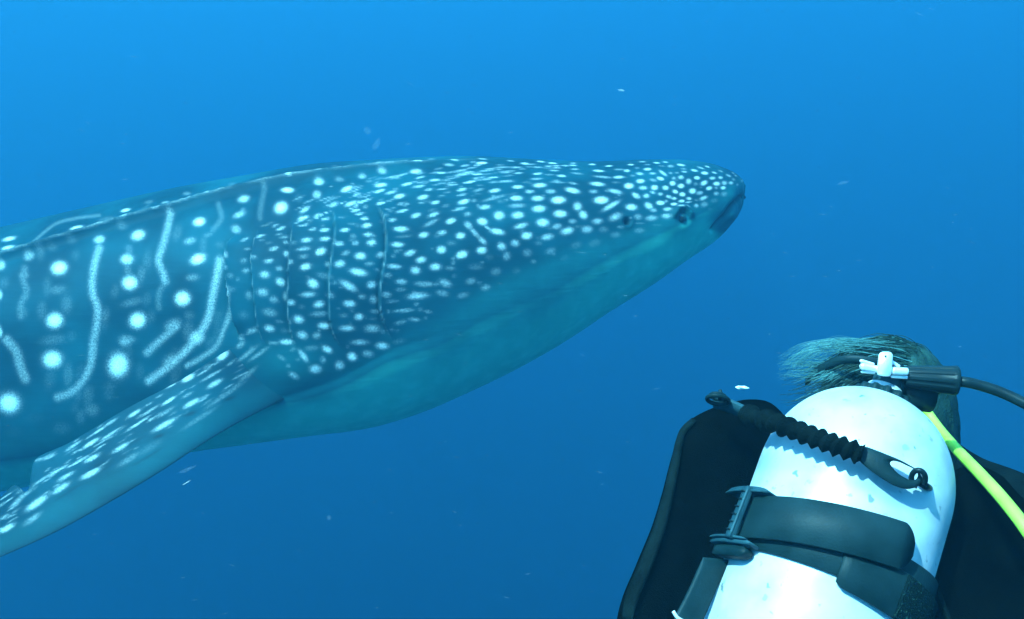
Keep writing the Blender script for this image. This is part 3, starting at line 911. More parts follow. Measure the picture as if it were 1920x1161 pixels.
SKIN_H = noise_mat("hand_skin", (0.40, 0.26, 0.19), (0.48, 0.32, 0.24), 30, rough=.55, spec=.2)

# tank frame
TO = P(1598, 916, 0.95)
_ac = np.array([0.40, 0.866, 0.30])
_ac /= np.linalg.norm(_ac)
TA = _r * _ac[0] + _u * _ac[1] + _f * _ac[2]
_ray = TO / np.linalg.norm(TO)
TN = -_ray - (-_ray @ TA) * TA
TN /= np.linalg.norm(TN)
TR = np.cross(TA, TN)
if TR[0] < 0:
    TR = -TR
RT = 0.0895
_ph = np.linspace(0, math.pi / 2, 26)
_DOME = [(RT * math.cos(p) ** 0.92 if p < 1.57 else 0.0, 0.098 * math.sin(p)) for p in _ph]
TPROF = [(0.0001, -0.60), (0.06, -0.602), (0.082, -0.596), (RT, -0.58)] + [(RT, s) for s in np.linspace(-0.56, -0.002, 220)] + [(max(r, .017), h) for r, h in _DOME[:-1]] + [(0.017, 0.100), (0.0165, 0.108), (0.0001, 0.108)]


def tcyl(th, s, rad):
    """Point in the tank's own cylinder coordinates (angle from the facing side, height, radius)."""
    th, s, rad = np.broadcast_arrays(np.asarray(th, float), np.asarray(s, float), np.asarray(rad, float))
    return TO + s[..., None] * TA + (rad * np.cos(th))[..., None] * TN + (rad * np.sin(th))[..., None] * TR


def on_tank(px, py, off):
    """Where the line of sight meets the tank, off metres outside its skin."""
    d = P(px, py, 1.0)
    hs = np.array([h for r, h in TPROF])
    rs = np.array([r for r, h in TPROF])
    best = None
    for t in np.linspace(0.70, 1.15, 1800):
        q = d * t - TO
        s = q @ TA
        rad = np.linalg.norm(q - s * TA)
        rr = np.interp(s, hs, rs) + off if s < 0 else (RT + off) * math.sqrt(max(0, 1 - (s / (0.098 + off))**2))
        if rad < rr:
            return d * t
        if best is None or rad - rr < best[0]:
            best = (rad - rr, t)
    return d * best[1]


def ribbon_geo(path, side, width, thick, nrm=None, seg_w=1):
    """Flat strap along a path: side = unit vectors across it."""
    path, side = np.asarray(path, float), np.asarray(side, float)
    t = np.gradient(path, axis=0)
    t /= np.linalg.norm(t, axis=1)[:, None]
    side = side - np.sum(side * t, axis=1)[:, None] * t
    side /= np.linalg.norm(side, axis=1)[:, None]
    nv = np.cross(t, side)
    w = np.broadcast_to(np.asarray(width, float), (len(path),))[:, None] / 2
    h = thick / 2
    b = 0.25 * thick
    rows = []
    for a, c in ((-1, -.5), (-1, .5), (-.97, 1), (.97, 1), (1, .5), (1, -.5), (.97, -1), (-.97, -1)):
        rows.append(path + side * w * a + nv * h * c)
    V = np.stack(rows, 1).reshape(-1, 3)
    m = 8
    F = [tuple(q) for q in grid_faces(len(path), m, True)]
    F.append(tuple(range(m - 1, -1, -1)))
    F.append(tuple(range((len(path) - 1) * m, len(path) * m)))
    return V, F


def loft(name, edge_a, edge_b, thick, mat, parent, n=60, m=24, power=.5, taper_ends=.12, bulge=0.0):
    """Padded panel between two edges given as (x, y, depth) seen in the view."""
    A, B_ = curve(edge_a, n), curve(edge_b, n)
    Aw, Bw = PV(A[:, 0], A[:, 1], A[:, 2]), PV(B_[:, 0], B_[:, 1], B_[:, 2])
    cv = (1 - np.cos(np.linspace(0, math.pi, m))) / 2
    mid = Aw[:, None] * (1 - cv)[None, :, None] + Bw[:, None] * cv[None, :, None]
    ta = np.gradient((Aw + Bw) / 2, axis=0)
    nn = np.cross(ta, Bw - Aw)
    nn /= np.linalg.norm(nn, axis=1)[:, None]
    nn *= np.where(np.sum(nn * Aw, axis=1) > 0, -1, 1)[:, None]
    pr = (4 * cv * (1 - cv)) ** power
    s = np.linspace(0, 1, n)
    te = np.clip(np.minimum(s, 1 - s) / taper_ends, 0.02, 1) ** .5
    off = pr[None, :] * te[:, None] * thick / 2
    up_ = mid + nn[:, None] * (off + bulge * pr[None, :])[..., None]
    lo_ = mid - nn[:, None] * (off - bulge * pr[None, :])[..., None]
    ring = np.concatenate([up_, lo_[:, -2:0:-1]], axis=1)
    k = ring.shape[1]
    F = [tuple(q) for q in grid_faces(n, k, True)]
    F.append(tuple(range(k - 1, -1, -1)))
    F.append(tuple(range((n - 1) * k, n * k)))
    return mesh_obj(name, ring.reshape(-1, 3), F, mat, parent)


# ---- cylinder
tank = empty("scuba_tank", "scuffed white scuba tank strapped upright on the diver's back", "scuba tank")
v, f = lathe_geo(TPROF, TO, TA, TN, TR, 128)
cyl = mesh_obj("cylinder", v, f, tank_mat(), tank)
s_ = (v - TO) @ TA
th_ = np.arctan2((v - TO) @ TR, (v - TO) @ TN)
# strap's cast shadow painted as a dark band around the tank's shoulder
shade_band = np.exp(-((s_ + 0.012 + 0.003 * np.sin(5 * th_)) / 0.011)**4) * (0.30 + .12 * np.sin(3 * th_ + 1))
set_attr(cyl.data, "strap_shade", np.clip(shade_band, 0, 1))

# valve: collar with grips, post
gr = 26
an = np.linspace(0, 2 * math.pi, gr * 4, endpoint=False)
rr = 0.0255 + 0.0022 * np.sign(np.sin(an * 13)) * np.minimum(1, np.abs(np.sin(an * 13)) * 2)
rows = []
for h, k in ((0.084, .75), (0.086, .96), (0.088, 1.0), (0.0985, 1.0), (0.1015, .95), (0.102, .3)):
    rows.append(TO + h * TA + (rr * k)[:, None] * (np.cos(an)[:, None] * TN + np.sin(an)[:, None] * TR))
V = np.concatenate(rows)
F = [tuple(q) for q in grid_faces(len(rows), len(an), True)]
mesh_obj("valve_collar", V, F, RUBBER, tank)
v, f = lathe_geo([(0.0001, .108), (.0135, .108), (.0135, .128), (.011, .132), (.0001, .132)], TO, TA, TN, TR, 28)
mesh_obj("valve_post", v, f, RUBBER_L, tank)

# ---- regulator: yoke, turning screw, knob, hoses
reg = empty("regulator", "chromed regulator first stage with black knob clamped on top of the white tank", "regulator")
dY = 0.962
lug_o = [(1668, 706), (1656, 706), (1645, 703), (1645, 690), (1646.5, 672), (1647.5, 665), (1651, 661), (1656, 659.5), (1665, 659.5), (1670.5, 661), (1674, 665), (1674, 673), (1672.5, 690), (1671, 703)]


def plate(name, outline, d0, d1, mat, parent, n=56, bev=.0012):
    o_ = np.array(outline + [outline[0]], float)
    kk = np.concatenate([[0], np.cumsum(np.hypot(*np.diff(o_, axis=0).T))])
    q = np.stack([np.interp(np.linspace(0, kk[-1], n + 1)[:-1], kk, o_[:, i]) for i in (0, 1)], 1)
    c = q.mean(0)
    V = []
    for sc, dd in ((.93, d0), (1.0, d0 + .12 * (d1 - d0)), (1.0, d0 + .88 * (d1 - d0)), (.93, d1)):
        p_ = c + (q - c) * sc
        V.append(PV(p_[:, 0], p_[:, 1], dd))
    V = np.concatenate(V)
    F = [tuple(x) for x in grid_faces(4, n, True)]
    F.append(tuple(range(n - 1, -1, -1)))
    F.append(tuple(range(3 * n, 4 * n)))
    return mesh_obj(name, V, F, mat, parent)


plate("yoke_lug", lug_o, dY - .006, dY + .006, CHROME, reg)
v, f = lathe_geo([(.0001, 0), (.0009, 0), (.0009, -.0008), (.0001, -.0008)], P(1660, 668, dY - .0058), _f, _r, _u, 14)
mesh_obj("lug_pin", v, f, PLASTIC, reg)
for (x0, y0, x1, y1, r, dz) in ((1612, 686, 1648, 693, .0034, 0.0), (1612, 676, 1638, 684, .0018, .006), (1614, 697, 1640, 699, .0014, .003), (1670, 695, 1701, 697, .0038, 0.0), (1670, 706, 1701, 708, .0016, .002), (1668, 676, 1686, 688, .0018, .005)):
    p0, p1 = P(x0, y0, dY + dz), P(x1, y1, dY + dz)
    q = p0 + (p1 - p0) * np.linspace(0, 1, 16)[:, None]
    rad = np.full(16, r)
    rad[0], rad[1] = r * .35, r * .85
    tube("yoke_arm", q, rad, CHROME, reg, 16)
# ribbed knob
ka, kb = P(1696, 706, dY + .012), P(1795, 714, dY + .004)
kax = (kb - ka) / np.linalg.norm(kb - ka)
kn = np.cross(kax, _f); kn /= np.linalg.norm(kn)
kr = np.cross(kax, kn)
Lk = np.linalg.norm(kb - ka)
an = np.linspace(0, 2 * math.pi, 120, endpoint=False)
rib = 1 - .085 * np.clip(np.cos(an * 10) * 2.2, 0, 1)
rows = []
for q, R_, w_ in ((0, .0001, 0), (0, .0090, 0), (.02, .0100, .3), (.08, .0110, 1), (.5, .0128, 1), (.86, .0140, 1), (.90, .0143, .2), (.96, .0146, 0), (1.0, .0138, 0), (1.0, .0100, 0), (.97, .0096, 0), (.97, .0001, 0)):
    rad = R_ * (1 - w_ * (1 - rib))
    rows.append(ka + kax * (q * Lk) + rad[:, None] * (np.cos(an)[:, None] * kn + np.sin(an)[:, None] * kr))
V = np.concatenate(rows)
mesh_obj("yoke_knob", V, [tuple(q) for q in grid_faces(len(rows), 120, True)], PLASTIC, reg)
# first-stage body behind the valve
v, f = tube_geo([P(1690, 735, dY + .03), P(1745, 742, dY + .03)], [.016, .017], 28)
mesh_obj("first_stage_body", v, f, PLASTIC, reg)
hp = curve([(1735, 742, dY + .03), (1775, 722, dY + .012), (1800, 716, dY), (1835, 722, dY - .004), (1875, 735, dY - .01), (1920, 756, dY - .02), (1990, 800, dY - .04), (2060, 900, dY - .05)], 60)
hpw = PV(hp[:, 0], hp[:, 1], hp[:, 2])
tube("hose", hpw, .0052 + 0 * hpw[:, 0], PLASTIC, reg, 14)
yh = curve([(1690, 712, 1.09), (1730, 762, 1.13), (1766, 811, 1.10), (1792, 841, 1.03), (1837, 888, .945), (1877, 932, .90), (1916, 981, .87), (1960, 1050, .85), (2000, 1150, .84)], 70)
yhw = PV(yh[:, 0], yh[:, 1], yh[:, 2])
oct_ = tube("hose", yhw, np.linspace(.0054, .0062, 70) + 0 * yhw[:, 0], YELLOW, reg, 18)
oct_['label'] = "bright yellow octopus hose"
# strap-like hose over the far shoulder, dark, that curves behind the head
# ---- buoyancy vest
vest = empty("buoyancy_vest", "black buoyancy vest with padded side panels around the white tank", "diving vest")
loft("side_panel", [(1396, 752, 1.075), (1340, 764, 1.06), (1303, 784, 1.05), (1279, 806, 1.045), (1264, 855, 1.03), (1246, 925, 1.015), (1226, 990, 1.0), (1197, 1060, .985), (1170, 1125, .97), (1160, 1175, .96), (1175, 1270, .945), (1230, 1360, .93)],
     [(1425, 752, 1.085), (1452, 768, 1.085), (1470, 790, 1.085), (1468, 830, 1.08), (1455, 880, 1.07), (1440, 940, 1.06), (1420, 1010, 1.045), (1395, 1080, 1.03), (1370, 1150, 1.01), (1350, 1220, 1.0), (1330, 1300, .985), (1310, 1370, .97)],
     .05, BLACK, vest, n=90, m=30, power=.38)
# worn binding along the outer edge
eb = curve([(1298, 783, 1.043), (1276, 806, 1.036), (1262, 855, 1.021), (1245, 925, 1.006), (1226, 990, .99), (1198, 1060, .974), (1172, 1125, .96), (1164, 1180, .95)], 60)
ein = curve([(1306, 790, 1.036), (1287, 810, 1.03), (1276, 858, 1.014), (1262, 928, .998), (1246, 995, .98), (1220, 1066, .962), (1193, 1132, .948), (1182, 1185, .938)], 60)
loft("edge_binding", [tuple(q) for q in eb[::4]] , [tuple(q) for q in ein[::4]], .008, HEM, vest, n=70, m=10, power=.4)
loft("side_panel", [(1800, 889, 1.015), (1766, 899, 0.995), (1745, 920, 0.980), (1731, 965, 0.965), (1727, 1020, 0.950), (1730, 1070, 0.940), (1744, 1120, 0.930), (1764, 1180, 0.915), (1800, 1290, 0.900)],
     [(1815, 890, 1.020), (1850, 905, 1.020), (1900, 942, 1.010), (1955, 985, 1.000), (2000, 1040, 0.990), (2030, 1100, 0.980), (2050, 1160, 0.970), (2060, 1220, 0.960), (2070, 1320, 0.950)],
     .06, BLACK, vest, n=90, m=30, power=.40)
eb2 = curve([(1742, 1060, .915), (1752, 1105, .906), (1772, 1160, .895), (1800, 1230, .882)], 30)
loft("edge_binding", [tuple(q) for q in eb2[::3]], [(q[0] + 11, q[1] - 2, q[2] - .002) for q in eb2[::3]], .006, BLACK2, vest, n=40, m=8)
loft("shoulder_yoke", [(1755, 795, 1.22), (1790, 832, 1.21), (1835, 866, 1.20), (1880, 885, 1.18), (1925, 903, 1.16), (2010, 945, 1.12)],
     [(1700, 850, 1.20), (1745, 900, 1.19), (1800, 940, 1.16), (1870, 970, 1.12), (1930, 1000, 1.10), (2010, 1040, 1.08)], .05, BLACK2, vest, n=50, m=20, power=.4)
loft("back_plate", [(1470, 800, 1.09), (1440, 900, 1.08), (1400, 1030, 1.05), (1350, 1200, 1.0), (1330, 1320, .97)],
     [(1760, 850, 1.10), (1760, 930, 1.08), (1745, 1050, 1.05), (1760, 1200, 1.0), (1780, 1340, .97)], .03, BLACK2, vest, n=40, m=16, power=.3)
loft("lower_strap", [(1318, 1045, .905), (1303, 1080, .90), (1284, 1120, .893), (1266, 1155, .887), (1255, 1190, .88)],
     [(1372, 1050, .915), (1352, 1085, .91), (1333, 1130, .90), (1318, 1165, .893), (1305, 1200, .885)], .006, RUBBER, vest, n=30, m=10, power=.2)
v, f = tube_geo(PV(*curve([(1262, 1146, .878), (1270, 1158, .876), (1284, 1166, .876), (1300, 1170, .876)], 16).T), .0016, 8)
mesh_obj("strap_edging", v, f, CHROME, vest)

# ---- cam band with buckle
band = empty("tank_band", "grey rubber cam band with plastic buckle around the white tank", "strap")
S0, BW = -0.077, 0.040
th = np.linspace(-math.radians(100), math.radians(130), 150)
path = tcyl(th, S0 - .004, RT + .0025)
v, f = ribbon_geo(path, np.tile(TA, (len(th), 1)), BW, .004)
mesh_obj("webbing", v, f, RUBBER, band)
# hook-tape stretch of the lower layer
th = np.linspace(math.radians(6), math.radians(112), 70)
sl = S0 - .013 - .010 * np.clip((th - .2) / 1.2, 0, 1)
v, f = ribbon_geo(tcyl(th, sl, RT + .0058), np.tile(TA, (70, 1)), BW * np.clip(.80 + (th - .1) * 3, .80, 1.0), .003)
mesh_obj("webbing", v, f, RUBBER, band)
th = np.linspace(math.radians(40), math.radians(108), 60)
sl = S0 - .013 - .010 * np.clip((th - .2) / 1.2, 0, 1)
v, f = ribbon_geo(tcyl(th, sl, RT + .0080), np.tile(TA, (60, 1)), BW * .97, .0016)
mesh_obj("hook_tape", v, f, VELCRO, band)
# free end on top, rounded
th = np.linspace(math.radians(-52), math.radians(37), 90)
k = np.linspace(0, 1, 90)
sl = S0 + .001 + .022 * np.clip((th + .9) / 1.6, 0, 1.2)
wd = BW * 1.0 * np.sqrt(np.clip(1 - np.clip((k - .93) / .075, 0, 1)**2, .03, 1)) * (1 - .2 * np.clip((k - .93) / .07, 0, 1))
v, f = ribbon_geo(tcyl(th, sl, RT + .0105), np.tile(TA, (len(th), 1)), wd, .004)
mesh_obj("free_end", v, f, RUBBER, band)


def arc_slab(th0, th1, s, rad, ws, hr, n=30, round_=True):
    t_ = np.linspace(th0, th1, n)
    k_ = np.linspace(-1, 1, n)
    w = ws * np.sqrt(np.clip(1 - np.abs(k_)**6, .05, 1))
    return ribbon_geo(tcyl(t_, s, rad), np.tile(TA, (n, 1)), w, hr)


bt0, bt1 = math.radians(-78), math.radians(-38)
for sgn, dth in ((1, 0.0), (-1, 0.0)):
    s = S0 + .002 + sgn * .0245
    v1 = arc_slab(bt0 + dth, bt1 + dth, s, RT + .010, .0055, .016)
    v2 = arc_slab(bt0 + .05, bt1 - .04, s - sgn * .0022, RT + .0185, .0022, .004)
    v, f = join_geo([v1, v2])
    mesh_obj("buckle_flange", v, f, RUBBER_L, band)
# ears under the lower flange
v, f = arc_slab(bt0 + .06, bt1 - .05, S0 - .030, RT + .009, .012, .010)
mesh_obj("buckle_foot", v, f, RUBBER, band)
tb = math.radians(-50)
pa, pb = tcyl(tb, S0 + .027, RT + .0195), tcyl(tb - .02, S0 - .022, RT + .0195)
v1 = ribbon_geo(pa + (pb - pa) * np.linspace(0, 1, 12)[:, None], np.tile(TR * math.cos(tb) - TN * math.sin(tb), (12, 1)), .0095, .005)
bar = mesh_obj("buckle_bar", *v1, RUBBER_L, band)
for i in range(6):
    c = pa + (pb - pa) * (0.1 + .15 * i)
    e1 = (TR * math.cos(tb) - TN * math.sin(tb))
    e3 = (TN * math.cos(tb) + TR * math.sin(tb))
    v, f = box_geo(c + e3 * .0030 - e1 * .0016, e1 * .0030, TA * .0006, e3 * .0012)
    mesh_obj("bar_rung", v, f, PLASTIC, bar)
v, f = tube_geo(pa + e1 * .0035 + e3 * .003 + (pb - pa) * np.linspace(0, 1, 10)[:, None], .0016, 10)
mesh_obj("bar_rim", v, f, RUBBER_L, bar)

# ---- carrying strap across the shoulder of the tank
strap = empty("tank_strap", "black corrugated safety strap stretched across the shoulder of the white tank", "strap")
ctl = [(1338, 752, 1.005), (1375, 764, .99), (1405, 778, .975)]
q = curve(ctl, 24)
pth = PV(q[:, 0], q[:, 1], q[:, 2])
v, f = ribbon_geo(pth, np.tile(_u * .8 - _r * .25 - _f * .4, (24, 1)), .0155, .004)
mesh_obj("end_tab", v, f, RUBBER_L, strap)
c = P(1346, 750, .985)
an = np.linspace(0, 2 * math.pi, 41)
ea, eb_ = (_r * .97 - _u * .18) * .0108, (_u * .5 - _f * .85) * .0095
for sc, off, rad in ((1.0, 0, .0022), (.72, .0035, .0016)):
    ring = c + np.cos(an)[:, None] * ea * sc + np.sin(an)[:, None] * eb_ * sc + _u * off
    v, f = tube_geo(ring, rad, 10, False)
    mesh_obj("eyelet_ring", v, f, RUBBER, strap)
tube("eyelet_pin", np.array([P(1351, 752, .985), P(1352, 740, .984), P(1350, 731, .983)]), [.0028, .0024, .0017], RUBBER, strap, 12)
kp = curve([(1398, 776, .965), (1412, 782, .955), (1428, 787, .945), (1444, 791, .93)], 30)
kw = PV(kp[:, 0], kp[:, 1], kp[:, 2])
rad = .0085 + .0022 * np.sin(np.linspace(0, 9, 30)) + .001 * np.sin(np.linspace(0, 31, 30))
tube("knot", kw, rad, BLACK2, strap, 14)
# corrugated sleeve
pts = curve([(1438, 789), (1470, 799), (1520, 818), (1570, 836), (1617, 852)], 9)
anchor = np.array([on_tank(x, y, .020) for x, y in pts])
anchor[0] = P(1438, 789, .925)
kk_ = np.linspace(0, 1, len(anchor))
sl = hermite(kk_, anchor, np.linspace(0, 1, 170))
t, Nn, Bb = frames(sl)
seg = 20
an = np.linspace(0, 2 * math.pi, seg, endpoint=False)
u_ = np.linspace(0, 1, 170)
rng = np.random.default_rng(4)
phase = u_ * 9.0 * 2 * math.pi
amp = .0020 + .0006 * np.interp(u_, np.linspace(0, 1, 12), rng.uniform(-1, 1, 12))
tri = 2 * np.abs(((phase[:, None] / (2 * math.pi) + an[None, :] / (2 * math.pi)) % 1.0) - .5) * 2 - 1
rad = .0084 + amp[:, None] * tri - .001 * (u_ > .97)[:, None]
V = sl[:, None] + rad[..., None] * (np.cos(an)[None, :, None] * Nn[:, None] + np.sin(an)[None, :, None] * Bb[:, None])
F = [tuple(q) for q in grid_faces(170, seg, True)]
F += [tuple(range(seg - 1, -1, -1)), tuple(range(169 * seg, 170 * seg))]
mesh_obj("corrugated_sleeve", V.reshape(-1, 3), F, BLACK2, strap, smooth=False)
# flat loop with a slot
oc = [(1606, 834), (1618, 836), (1660, 851), (1700, 869), (1722, 884), (1730, 898), (1722, 911), (1705, 917), (1680, 912), (1650, 895), (1622, 874), (1605, 856)]
ic = [(1669, 867), (1673, 864.5), (1682, 865.5), (1700, 873), (1716, 882), (1721, 890), (1717, 899), (1708, 900.5), (1697, 896), (1682, 886), (1673, 876), (1669, 870)]
n_ = 64


def resample_from(pts_, c, k):
    q = curve(pts_ + [pts_[0]], 400)[:-1]
    a = np.arctan2(q[:, 1] - c[1], q[:, 0] - c[0])
    o = np.argsort(a)
    aa, qq = a[o], q[o]
    tgt = np.linspace(-math.pi, math.pi, k, endpoint=False)
    aa = np.concatenate([aa - 2 * math.pi, aa, aa + 2 * math.pi])
    qq = np.concatenate([qq, qq, qq])
    return np.stack([np.interp(tgt, aa, qq[:, 0]), np.interp(tgt, aa, qq[:, 1])], 1)


cc = (1695, 884)
O_, I_ = resample_from(oc, cc, n_), resample_from(ic, cc, n_)
rowsv = []
for arr, off in ((O_, .013), (O_, .0165), ((O_ * .9 + I_ * .1), .0178), ((O_ * .25 + I_ * .75), .0178), (I_, .0165), (I_, .013)):
    rowsv.append(np.array([on_tank(x, y, off) for x, y in arr]))
V = np.concatenate(rowsv)
F = [tuple(q) for q in grid_faces(6, n_, True)]
F += [tuple(5 * n_ + np.array((i, (i + 1) % n_))) + ((i + 1) % n_, i) for i in range(n_)]
mesh_obj("slotted_loop", V, F, RUBBER, strap)
c = on_tank(1722, 897, .018)
an = np.linspace(-.4, math.pi * 1.55, 30)
ring = c + np.cos(an)[:, None] * (_r * .8 - _u * .3 - _f * .3) * .0062 + np.sin(an)[:, None] * (_u * .85 - _f * .5) * .0085
v, f = tube_geo(ring, .0024, 10)
mesh_obj("hook", v, f, PLASTIC, strap)
tl = np.array([on_tank(1722, 904, .010), on_tank(1738, 913, .009), P(1752, 921, .932), P(1764, 928, .945)])
tube("cord", hermite(np.linspace(0, 1, 4), tl, np.linspace(0, 1, 16)), .0032, PLASTIC, strap, 10)

# ------------------------------------------------------------------ the diver
diver = empty("person", "scuba diver seen from behind with loose hair drifting sideways above the white tank", "person")
HC = P(1662, 768, 1.235)
HX, HY, HZ = _r * .0765, _u * .088, _f * .094


def cam(p):
    return P(*p)


def skin_body():
    J = {}
    pts, edges, rad = [], [], []

    def add(name, p, r, parent=None):
        J[name] = len(pts)
        pts.append(tuple(p))
        rad.append(r)
        if parent:
            edges.append((J[parent], J[name]))
    neck = P(1672, 868, 1.235)
    chest = neck - TA * .17 - TN * .06
    add("pelvis", chest - TA * .40 - TN * .02, (.15, .12))
    add("waist", chest - TA * .20 - TN * .01, (.135, .105), "pelvis")
    add("chest", chest, (.155, .115), "waist")
    add("upper", chest + TA * .11, (.12, .09), "chest")
    add("neck", neck, (.058, .058), "upper")
    add("head", HC - _u * .02, (.070, .080), "neck")
    add("crown", HC + _u * .035, (.062, .070), "head")
    fwd = -TN
    for sd, nm in ((-1, "a"), (1, "b")):
        lat = TR * sd
        sh = chest + TA * (.115 if sd > 0 else .09) + lat * .165
        add("shoulder" + nm, sh, (.068, .066), "upper")
        el = sh + fwd * .20 - TA * .14 + lat * .03
        add("elbow" + nm, el, (.046, .046), "shoulder" + nm)
        wr = el + fwd * .20 + TA * .05 - lat * .12
        add("wrist" + nm, wr, (.030, .026), "elbow" + nm)
        hip = chest - TA * .43 + lat * .10 - TN * .02
        add("hip" + nm, hip, (.095, .095), "pelvis")
        kn_ = hip - TA * .40 + fwd * .10
        add("knee" + nm, kn_, (.062, .062), "hip" + nm)
        an_ = kn_ - TA * .30 - fwd * .28
        add("ankle" + nm, an_, (.042, .042), "knee" + nm)
        add("toe" + nm, an_ - TA * .14 - fwd * .10, (.038, .030), "ankle" + nm)
        palm = wr + fwd * .055
        add("palm" + nm, palm, (.036, .016), "wrist" + nm)
        side = np.cross(fwd, TA)
        side /= np.linalg.norm(side)
        for i in range(4):
            ln = (.072, .082, .076, .060)[i]
            b0 = palm + fwd * .028 + side * (.026 - .0175 * i)
            add("k%s%d" % (nm, i), b0, (.0095, .0095), "palm" + nm)
            add("m%s%d" % (nm, i), b0 + fwd * ln * .5 - TA * .008, (.0085, .0085), "k%s%d" % (nm, i))
            add("t%s%d" % (nm, i), b0 + fwd * ln * .9 - TA * .030, (.007, .007), "m%s%d" % (nm, i))
        add("th0" + nm, palm - fwd * .02 + side * .036 - TA * .006, (.012, .012), "palm" + nm)
        add("th1" + nm, palm + fwd * .015 + side * .058 - TA * .012, (.010, .010), "th0" + nm)
        add("th2" + nm, palm + fwd * .040 + side * .066 - TA * .018, (.008, .008), "th1" + nm)
    me = bpy.data.meshes.new("body_cage")
    me.from_pydata(pts, edges, [])
    o = bpy.data.objects.new("body_cage", me)
    COL.objects.link(o)
    sk = o.modifiers.new("skin", 'SKIN')
    sk.use_smooth_shade = True
    sv = me.skin_vertices[0].data if me.skin_vertices else None
    if sv is None:
        bpy.context.view_layer.objects.active = o
        o.select_set(True)
        bpy.ops.object.mode_set(mode='OBJECT')
        sv = me.skin_vertices[0].data
    for i, r in enumerate(rad):
        sv[i].radius = r
        sv[i].use_root = (i == 0)
    sb = o.modifiers.new("sub", 'SUBSURF')
    sb.levels = sb.render_levels = 2
    dg = bpy.context.evaluated_depsgraph_get()
    em = bpy.data.meshes.new_from_object(o.evaluated_get(dg))
    bpy.data.objects.remove(o)
    body = bpy.data.objects.new("body", em)
    COL.objects.link(body)
    body.parent = diver
    em.materials.clear()
    em.materials.append(BLACK2)
    em.materials.append(SKIN_H)
    co = np.empty(len(em.vertices) * 3)
    em.vertices.foreach_get('co', co)
    co = co.reshape(-1, 3)
    nk = neck + TA * .02
    for p in em.polygons:
        p.use_smooth = True
        c = co[list(p.vertices)].mean(0)
        if (c - nk) @ TA > 0 and np.linalg.norm(c - HC) < .20:
            p.material_index = 1
        for nm in "ab":
            w_ = np.array(pts[J["wrist" + nm]])
            if (c - w_) @ fwd > .0 and np.linalg.norm(c - w_) < .25:
                p.material_index = 1
    return body


skin_body()

# hair: a close cap and long strands that drift
hair_dark = noise_mat("wet_brown_hair", (0.004, 0.018, 0.015), (0.014, 0.045, 0.036), 60, rough=.55, spec=.15, bump=.8, bscale=260)
hair_fair = noise_mat("fair_hair", (0.03, 0.11, 0.11), (0.08, 0.21, 0.20), 70, rough=.5, spec=.2)


def cap():
    nu, nv = 64, 96
    V = []
    for i in range(nu):
        a = math.pi * i / (nu - 1)
        for j in range(nv):
            b = 2 * math.pi * j / nv
            d = HX * math.sin(a) * math.cos(b) + HY * math.cos(a) - HZ * math.sin(a) * math.sin(b)
            k = 1 + .012 * math.sin(b * 23 + 3 * math.sin(a * 4)) + .010 * math.sin(b * 41 + a * 9)
            low = max(0, -math.cos(a))
            p = HC + d * k * 1.02 + _r * low * .022 * math.cos(b) - _u * low * .045
            V.append(p)
    return mesh_obj("hair_cap", V, [tuple(q) for q in grid_faces(nu, nv, True)], hair_dark, diver)


cap()


